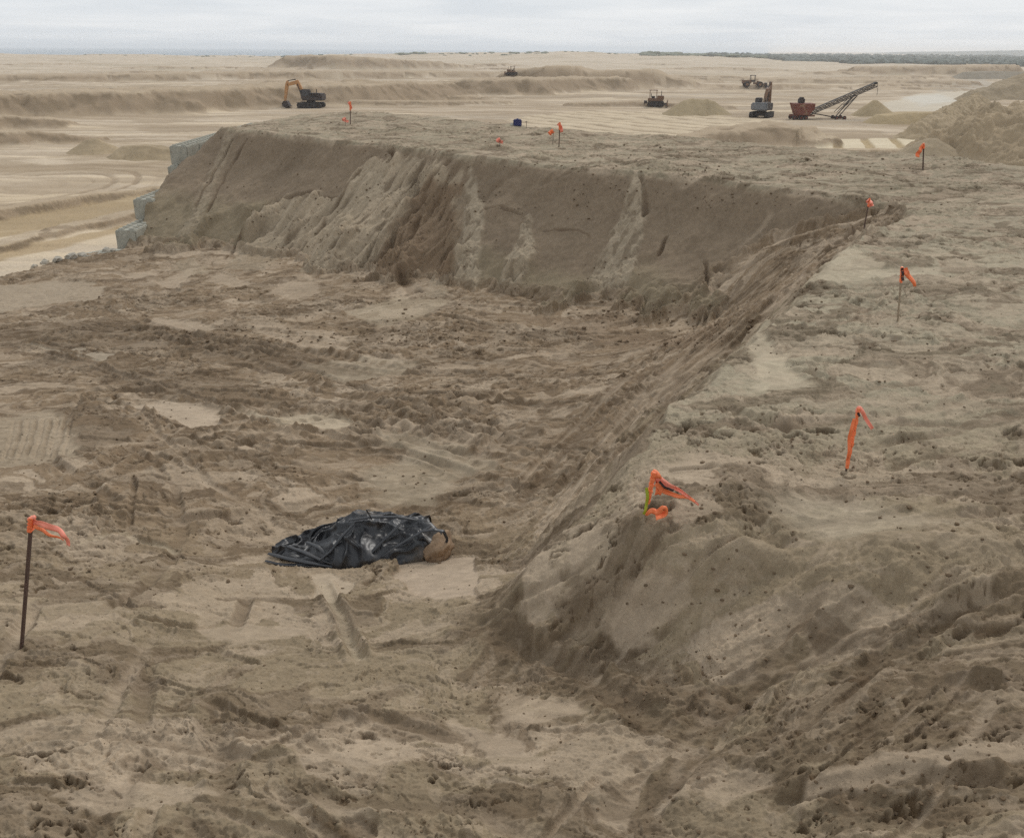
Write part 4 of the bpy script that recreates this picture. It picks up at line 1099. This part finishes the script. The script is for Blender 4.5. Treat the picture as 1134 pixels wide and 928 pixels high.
fold([L(299,0.104,0), L(320,0.080,-.06), L(345,0.064,-.12), L(372,0.048,-.18)], .05, .35, 2)
fold([L(318,0.128,.10), L(338,0.112,0), L(358,0.080,-.10), L(378,0.056,-.17)], .05, .35, 3)
fold([L(338,0.144,.16), L(352,0.144,.06), L(365,0.112,-.05), L(384,0.064,-.15)], .045, .4, 4)
fold([L(391,0.336,.18), L(380,0.272,.04), L(368,0.160,-.08), L(358,0.096,-.12)], .03, .5, 5)
fold([L(444,0.352,.16), L(430,0.288,0), L(412,0.160,-.13), L(398,0.056,-.2)], .032, .5, 6)
fold([L(478,0.352,.1), L(462,0.304,0), L(440,0.224,-.10), L(425,0.144,-.16)], .035, .5, 7)
fold([L(470,0.344,.0), L(482,0.376,-.02), L(492,0.352,-.02), L(496,0.264,-.03), L(493,0.192,-.04)], .04, .6, 8)
fold([L(385,0.352,.24), L(410,0.400,.22), L(440,0.400,.22), L(462,0.368,.2)], .04, .5, 9)
fold([L(412,0.368,.2), L(409,0.440,.2), L(406,0.496,.2), L(410,0.480,.22)], .015, .8, 10, name='torn_tip')
# a torn flap hanging over the round end
def flap():
    mb = MB(); G = []
    for i in range(25):
        f = i/24; row = []
        for j_ in range(15):
            g = j_/14
            x = (462+36*f)*kx-400*kx; y = .02+.26*g-.10*f+.02*math.sin(f*9+g*4)
            z_ = .30-.10*f**2-.16*max(f-.75, 0)*4*(1-.5*g)+.03*math.sin(g*7+f*5)+.02*mnoise.noise(Vector((f*6, g*6, 2)))-.10*(1-g)**3
            row.append(mb.bm.verts.new((x, y, z_)))
        G.append(row)
    for i in range(24):
        for j_ in range(14): mb.bm.faces.new((G[i][j_], G[i+1][j_], G[i+1][j_+1], G[i][j_+1]))
    o = mb.build('flap', M_PLAS, e, smooth=True); m__ = o.modifiers.new('s', 'SOLIDIFY'); m__.thickness = .004
flap()
M_MUD = simple_mat('muddy_roll_end', (138,114,90), rough=.9, var=.35, vscale=5, bump=.03)
bm = bmesh.new(); bmesh.ops.create_icosphere(bm, subdivisions=4, radius=1)
for v in bm.verts:
    k = 1+.30*mnoise.noise(v.co*1.6+Vector((8,2,5)))+.18*mnoise.noise(v.co*3.4)+.06*mnoise.noise(v.co*9)
    v.co = Vector((v.co.x*.15*k, v.co.y*.22*k, (v.co.z*.17+.04*v.co.x)*k))
m_ = bpy.data.meshes.new('muddy_end'); bm.to_mesh(m_); bm.free(); m_.materials.append(M_MUD); m_.polygons.foreach_set('use_smooth', [True]*len(m_.polygons))
o = bpy.data.objects.new('muddy_end', m_); COL.objects.link(o); o.parent = e; o.location = L(484,.10,.07)

# ------------------------------------------------------------------ machines on the quarry floor
M_TAN = simple_mat('tan_orange_paint', (176,128,78), rough=.6, var=.12, vscale=2, dirt=.3)
M_RUST = simple_mat('rust_red_paint', (112,60,46), rough=.75, var=.2, vscale=2, dirt=.25)
M_DSTEEL = simple_mat('dark_steel', (54,44,40), rough=.65, var=.2, vscale=2)
M_BSTEEL = simple_mat('blue_grey_steel', (106,109,113), rough=.55, var=.15, vscale=2, dirt=.2)
M_BLK = simple_mat('rubber_and_track', (42,38,36), rough=.85, var=.2, vscale=3, dirt=.1)
M_GLASS = simple_mat('cab_glass', (38,46,56), rough=.12, spec=.8, var=.05)
M_BROWNM = simple_mat('brown_machine_paint', (112,82,58), rough=.6, var=.2, vscale=2, dirt=.25)
def tracks(e, Ln, gap, w=.6, h=.9):
    for sy in (-1, 1):
        prof = []; n_ = 10
        for i in range(n_+1): a = math.pi/2+math.pi*i/n_; prof.append((-Ln/2+h/2+math.cos(a)*h/2, h/2+math.sin(a)*h/2))
        for i in range(n_+1): a = -math.pi/2+math.pi*i/n_; prof.append((Ln/2-h/2+math.cos(a)*h/2, h/2+math.sin(a)*h/2))
        mb = MB(); mb.prism(prof, sy*gap/2-w/2, sy*gap/2+w/2)
        for k in range(int(Ln/.28)):
            x_ = -Ln/2+.3+k*.28
            mb.box((x_, sy*gap/2, h), (.07, w+.06, .08)); mb.box((x_, sy*gap/2, .0), (.07, w+.06, .08))
        t_ = mb.build('track', M_BLK, e)
        for k in range(5):
            mw = MB(); x_ = -Ln/2+h/2+k*(Ln-h)/4; mw.cyl((x_, sy*(gap/2+w/2)-sy*.02, h*.42), (x_, sy*(gap/2+w/2)+sy*.05, h*.42), h*.22, n=12); mw.build('roller', M_DSTEEL, t_)
def excavator(p, rz, label, paint, cwmat, cabmat, boom, scale=1.0, bodymat=None):
    bodymat = bodymat or paint
    e = empty('excavator', p, rz, label, 'excavator')
    tracks(e, 4.2, 2.4, .6, .85)
    mb = MB(); mb.box((0,0,.55), (2.2,1.9,.5), bev=.05); mb.cyl((0,0,.75), (0,0,1.1), .75); mb.build('undercarriage', M_DSTEEL, e)
    mb = MB(); mb.box((-.35,0,1.45), (3.0,2.5,.55), bev=.06); mb.box((-.8,-.55,2.0), (1.9,1.3,.7), bev=.08); mb.box((.55,-.8,1.9), (.9,.7,.5), bev=.05); mb.build('body', bodymat, e)
    mb = MB(); mb.box((-1.95,0,1.75), (.75,2.55,1.15), bev=.16); mb.build('counterweight', cwmat, e)
    mb = MB(); mb.box((.55,.78,2.2), (1.6,.9,1.55), bev=.08, taper=(.88,.95)); cab_ = mb.build('cab', cabmat, e)
    mb = MB(); mb.box((.57,1.235,2.4), (1.15,.03,.85)); mb.box((1.37,.78,2.35), (.03,.72,1.0)); mb.box((-.22,.78,2.5), (.03,.7,.6)); mb.build('window', M_GLASS, cab_)
    mb = MB(); mb.cyl((-.9,-.6,2.3), (-.9,-.6,2.95), .07); mb.build('exhaust', M_DSTEEL, e)
    # boom in the x-z plane: pivot, elbow, stick pivot, stick tip
    pv_, el, st_, tip = [Vector((q[0], 0, q[1])) for q in boom]
    def arm(name, pts, ws, mat):
        mb = MB(); up_, dn_ = [], []
        for i, q in enumerate(pts):
            d_ = (pts[min(i+1, len(pts)-1)]-pts[max(i-1, 0)]).normalized(); nn = Vector((-d_.z, 0, d_.x))
            up_.append(q+nn*ws[i]); dn_.append(q-nn*ws[i])
        prof = [(q.x, q.z) for q in up_]+[(q.x, q.z) for q in dn_[::-1]]
        mb.prism(prof, -.22, .22); return mb.build(name, mat, e, bevel=.02)
    arm('boom', [pv_, pv_.lerp(el, .5), el, el.lerp(st_, .5), st_], [.22,.33,.42,.30,.18], paint)
    d_ = (tip-st_).normalized(); tail = st_-d_*.7
    arm('stick', [tail, st_, st_.lerp(tip, .5), tip], [.12,.28,.22,.14], paint)
    mb = MB(); mb.cyl(pv_+Vector((.35,.3,-.35)), el+Vector((-.1,.3,-.3)), .10, .07, 10); mb.cyl(pv_+Vector((.35,-.3,-.35)), el+Vector((-.1,-.3,-.3)), .10, .07, 10)
    mb.cyl(el+Vector((.2,0,.42)), tail, .09, .06, 10); mb.build('hydraulic_cylinder', M_DSTEEL, e)
    # bucket: curled profile
    prof = []; cx_, cz_ = tip.x-.15, tip.z-.5
    for i in range(9): a = math.radians(60-i*27); prof.append((cx_+.55*math.cos(a)*1.0, cz_+.62*math.sin(a)))
    prof += [(cx_-.75, cz_-.25), (cx_-.35, cz_+.55)]
    mb = MB(); mb.prism(prof, -.55, .55); bk = mb.build('bucket', M_DSTEEL, e, bevel=.03)
    mb = MB()
    for k in range(5): mb.box((cx_-.82, -.48+k*.24, cz_-.28), (.2, .09, .07))
    mb.build('tooth', M_DSTEEL, bk)
    e.scale = (scale,)*3
    return e
p = gspot(345,119.5)
excavator(p, math.radians(180-6), 'tan-orange excavator with dark cab and arched boom reaching down to the left', M_TAN, M_DSTEEL, M_DSTEEL, [(1.0,1.7),(2.2,4.1),(4.0,3.6),(4.6,1.0)], 1.0*p.y/ray(345,119)[1]/155, M_DSTEEL)
p = gspot(843,130.5)
excavator(p, math.radians(62), 'blue-grey excavator seen from behind with its arm raised, left of the conveyor', M_BROWNM, M_BSTEEL, M_DSTEEL, [(1.0,1.7),(2.3,4.0),(4.0,4.6),(4.6,2.0)], 1.0*p.y/ray(843,130)[1]/145, M_DSTEEL)
# tracked dozer
def dozer(p, rz, label, sc):
    e = empty('bulldozer', p, rz, label, 'bulldozer')
    tracks(e, 3.2, 2.1, .55, .95)
    mb = MB(); mb.box((-.1,0,1.15), (2.9,1.3,.6), bev=.06); mb.box((.85,0,1.55), (1.3,1.0,.75), bev=.08); mb.build('body', M_BROWNM, e)
    mb = MB()
    for x_, y_ in ((-1.2,-.6),(-1.2,.6),(.1,-.6),(.1,.6)): mb.cyl((x_,y_,1.4), (x_,y_,2.85), .06, n=8)
    mb.box((-.55,0,2.9), (1.7,1.5,.12), bev=.04); mb.build('canopy', M_BROWNM, e)
    mb = MB(); mb.box((-.55,0,1.65), (.7,.8,.35), bev=.08); mb.box((-.95,0,2.0), (.15,.8,.6), bev=.05); mb.build('seat', M_BLK, e)
    mb = MB(); mb.cyl((1.0,.2,1.9), (1.0,.2,2.8), .06); mb.build('exhaust', M_DSTEEL, e)
    prof = [(2.1,.05),(2.35,.1),(2.2,.6),(2.3,1.15),(2.2,1.15),(2.05,.6)]
    mb = MB(); mb.prism(prof, -1.6, 1.6); mb.build('blade', M_BROWNM, e)
    mb = MB(); mb.beam((.2,1.45,.5), (2.1,1.45,.45), .15, .2); mb.beam((.2,-1.45,.5), (2.1,-1.45,.45), .15, .2); mb.build('push_arm', M_DSTEEL, e)
    mb = MB(); mb.box((-1.95,0,.75), (.6,1.2,.5), bev=.04); mb.cyl((-2.2,.3,1.0), (-2.2,.3,.2), .08, .05); mb.cyl((-2.2,-.3,1.0), (-2.2,-.3,.2), .08, .05); mb.build('ripper', M_DSTEEL, e)
    e.scale = (sc,)*3; return e
p = gspot(726,118); dozer(p, math.radians(-8), 'brown bulldozer with posts and canopy left of the twin-topped sand heap', .95*p.y/ray(726,118)[1]/165)
p = gspot(566,83.5); dozer(p, math.radians(170), 'tiny distant bulldozer parked on the bank at the centre of the skyline', .75)
# wheel loader
p = gspot(834,97); e = empty('wheel_loader', p, math.radians(-4), 'distant dark wheel loader with an open cab frame, above the blue-grey excavator', 'wheel loader')
for x_ in (-1.9, 1.6):
    for sy in (-1, 1):
        mb = MB(); mb.cyl((x_, sy*.95, .75), (x_, sy*1.45, .75), .75, n=24); t_ = mb.build('wheel', M_BLK, e, bevel=.06)
        mb = MB(); mb.cyl((x_, sy*1.3, .75), (x_, sy*1.47, .75), .38, n=16); mb.build('rim', M_BROWNM, t_)
mb = MB(); mb.box((-1.9,0,1.35), (2.4,1.6,.9), bev=.1); mb.box((.9,0,1.0), (1.9,1.0,.5), bev=.06); mb.box((-2.8,0,1.4),(.5,1.9,.8), bev=.1); mb.build('body', M_BROWNM, e)
mb = MB()
for x_, y_ in ((-.9,-.6),(-.9,.6),(.3,-.6),(.3,.6)): mb.cyl((x_,y_,1.3), (x_,y_,2.95), .06, n=8)
mb.box((-.3,0,3.0), (1.5,1.5,.14), bev=.05); mb.box((-.3,0,1.6), (1.2,1.2,.5), bev=.05); mb.build('cab', M_DSTEEL, e)
mb = MB(); mb.beam((.9,.55,1.5), (3.2,.55,.6), .2, .3); mb.beam((.9,-.55,1.5), (3.2,-.55,.6), .2, .3); mb.build('lift_arm', M_BROWNM, e)
mb = MB(); mb.prism([(3.1,.1),(4.3,.05),(4.35,.15),(3.5,.5),(3.4,1.2),(3.1,1.1)], -1.4, 1.4); mb.build('bucket', M_DSTEEL, e)
# radial stacking conveyor
p = gspot(886,132.5); k_ = p.y/ray(886,132)[1]/FPX
def Q(u, v, y=0): return Vector(((u-886)*k_, y, (132.5-v)*k_*1.03))
e = empty('stacking_conveyor', p, math.radians(0), 'rust-red hopper with a long inclined conveyor belt reaching up to the right', 'conveyor')
mb = MB(); prof = [(Q(875,116).x, Q(0,116).z),(Q(898,116).x, Q(0,116).z),(Q(898,121).x, Q(0,121).z),(Q(893,127.5).x, Q(0,127.5).z),(Q(880,127.5).x, Q(0,127.5).z)]
mb.prism(prof, -1.3, 1.3)
for u in (877,883,889,895): mb.box(Q(u,118.5)+Vector((0,-1.34,0)), (.09,.09,5*k_))
mb.build('hopper', M_RUST, e)
mb = MB(); mb.box(Q(885,113.6), (6*k_,1.0,4.6*k_), bev=.06); mb.box(Q(885,110.8), (4*k_,.7,1.6*k_), bev=.04); mb.build('engine_housing', M_DSTEEL, e)
mb = MB(); mb.beam(Q(875,128.5,-.7), Q(900,128.5,-.7), .2, .25); mb.beam(Q(875,128.5,.7), Q(900,128.5,.7), .2, .25); mb.box(Q(885,129), (10*k_,1.2,.5), bev=.04); mb.build('chassis', M_RUST, e)
for u, r_ in ((877,2.1),(884.5,2.1),(890,2.1)):
    for y_ in (-1.0, 1.0):
        mb = MB(); c_ = Q(u,130.4,y_); mb.cyl(c_-Vector((0,.18,0)), c_+Vector((0,.18,0)), r_*k_, n=20); t_ = mb.build('wheel', M_BLK, e, bevel=.04)
        mb = MB(); mb.cyl(c_-Vector((0,.22,0)), c_+Vector((0,.22,0)), r_*k_*.5, n=14); mb.build('rim', M_RUST, t_)
A, Bq = Q(890,130), Q(965,98.5)
mb = MB()
up = (Bq-A).cross(Vector((0,1,0))).normalized(); up = up if up.z > 0 else -up
for y_ in (-.55,.55):
    mb.beam(A+Vector((0,y_,0)), Bq+Vector((0,y_,0)), .10, .12); mb.beam(A+Vector((0,y_,0))+up*.42, Bq+Vector((0,y_,0))+up*.42, .10, .12)
    for i in range(17):
        a0 = A.lerp(Bq, i/17)+Vector((0,y_,0)); a1 = A.lerp(Bq, (i+1)/17)+Vector((0,y_,0))
        mb.beam(a0 if i % 2 else a0+up*.42, a1+up*.42 if i % 2 else a1, .05, .05); mb.beam(a1, a1+up*.42, .05, .05)
for i in range(18): a0 = A.lerp(Bq, i/17); mb.beam(a0-Vector((0,.55,0)), a0+Vector((0,.55,0)), .06, .06)
mb.build('truss', M_DSTEEL, e)
mb = MB(); q = (Bq-A).to_track_quat('X', 'Z').to_matrix(); mb.box((A+Bq)/2+up*.55, ((Bq-A).length, .85, .05), q); mb.cyl(Bq+up*.45-Vector((0,.5,0)), Bq+up*.45+Vector((0,.5,0)), .16); mb.cyl(A+up*.45-Vector((0,.5,0)), A+up*.45+Vector((0,.5,0)), .16); mb.build('belt', M_BLK, e)
mb = MB()
for y_ in (-.6,.6): mb.beam(Q(944,108,y_), Q(926,130,y_), .12, .12); mb.beam(Q(938,111,y_), Q(924,125,y_), .08, .08); mb.beam(Q(898,126,y_), Q(925,130.5,y_), .12, .14); mb.beam(Q(944,108,y_), Q(933,118,y_),.08,.08)
mb.beam(Q(926,130,-.6), Q(926,130,.6), .12, .12); mb.beam(Q(944,108,-.6), Q(944,108,.6), .1, .1); mb.build('support_frame', M_DSTEEL, e)
for u in (924, 932.5):
    for y_ in (-.9, .9):
        mb = MB(); c_ = Q(u,130.4,y_); mb.cyl(c_-Vector((0,.15,0)), c_+Vector((0,.15,0)), 2.1*k_, n=20); t_ = mb.build('wheel', M_BLK, e, bevel=.04)
        mb = MB(); mb.cyl(c_-Vector((0,.19,0)), c_+Vector((0,.19,0)), 1.0*k_, n=14); mb.build('rim', M_RUST, t_)
mb = MB(); mb.cyl(Q(965,98.5), Q(967,102), .03); mb.cyl(Q(967,102), Q(967,108), .03); mb.build('hanging_cable', M_DSTEEL, e)

# ------------------------------------------------------------------ loose clods of damp sand
def clods(name, label, boxes, mat, seed):
    r_ = random.Random(seed); protos = []
    for k in range(10):
        bm = bmesh.new(); bmesh.ops.create_icosphere(bm, subdivisions=1, radius=1)
        V = []
        for v in bm.verts:
            m = 1+.6*mnoise.noise(v.co*1.5+Vector((k*5.5, seed, 0))); V.append(np.array(v.co)*m)
        protos.append((np.array(V), [[v.index for v in f.verts] for f in bm.faces])); bm.free()
    AV = []; AF = []; off = 0
    for (u0, v0, u1, v1, n_, smin, smax) in boxes:
        ctr = [(r_.uniform(u0, u1), r_.uniform(v0, v1)) for _ in range(max(n_//9, 1))]
        for _ in range(n_):
            cu, cv = r_.choice(ctr); u = cu+r_.gauss(0, (u1-u0)*.06); v = cv+r_.gauss(0, (v1-v0)*.05)
            if r_.random() < .16: u = r_.uniform(u0, u1); v = r_.uniform(v0, v1)
            p = gspot(u, v); sz = smin+(smax-smin)*r_.random()**3.2
            Vp, Fp = protos[r_.randrange(10)]; a = r_.uniform(0, 6.28); ca, sa = math.cos(a), math.sin(a)
            M = np.array([[ca,-sa,0],[sa,ca,0],[0,0,1]])
            AV.append((Vp*np.array([sz, sz*r_.uniform(.6,1), sz*r_.uniform(.45,.8)])) @ M.T + np.array([p.x, p.y, p.z+sz*.15])); AF += [[i+off for i in f] for f in Fp]; off += len(Vp)
    o = mesh_obj(name, np.concatenate(AV).tolist(), AF, mat)
    return tag(o, label, 'sand clods', kind='stuff')
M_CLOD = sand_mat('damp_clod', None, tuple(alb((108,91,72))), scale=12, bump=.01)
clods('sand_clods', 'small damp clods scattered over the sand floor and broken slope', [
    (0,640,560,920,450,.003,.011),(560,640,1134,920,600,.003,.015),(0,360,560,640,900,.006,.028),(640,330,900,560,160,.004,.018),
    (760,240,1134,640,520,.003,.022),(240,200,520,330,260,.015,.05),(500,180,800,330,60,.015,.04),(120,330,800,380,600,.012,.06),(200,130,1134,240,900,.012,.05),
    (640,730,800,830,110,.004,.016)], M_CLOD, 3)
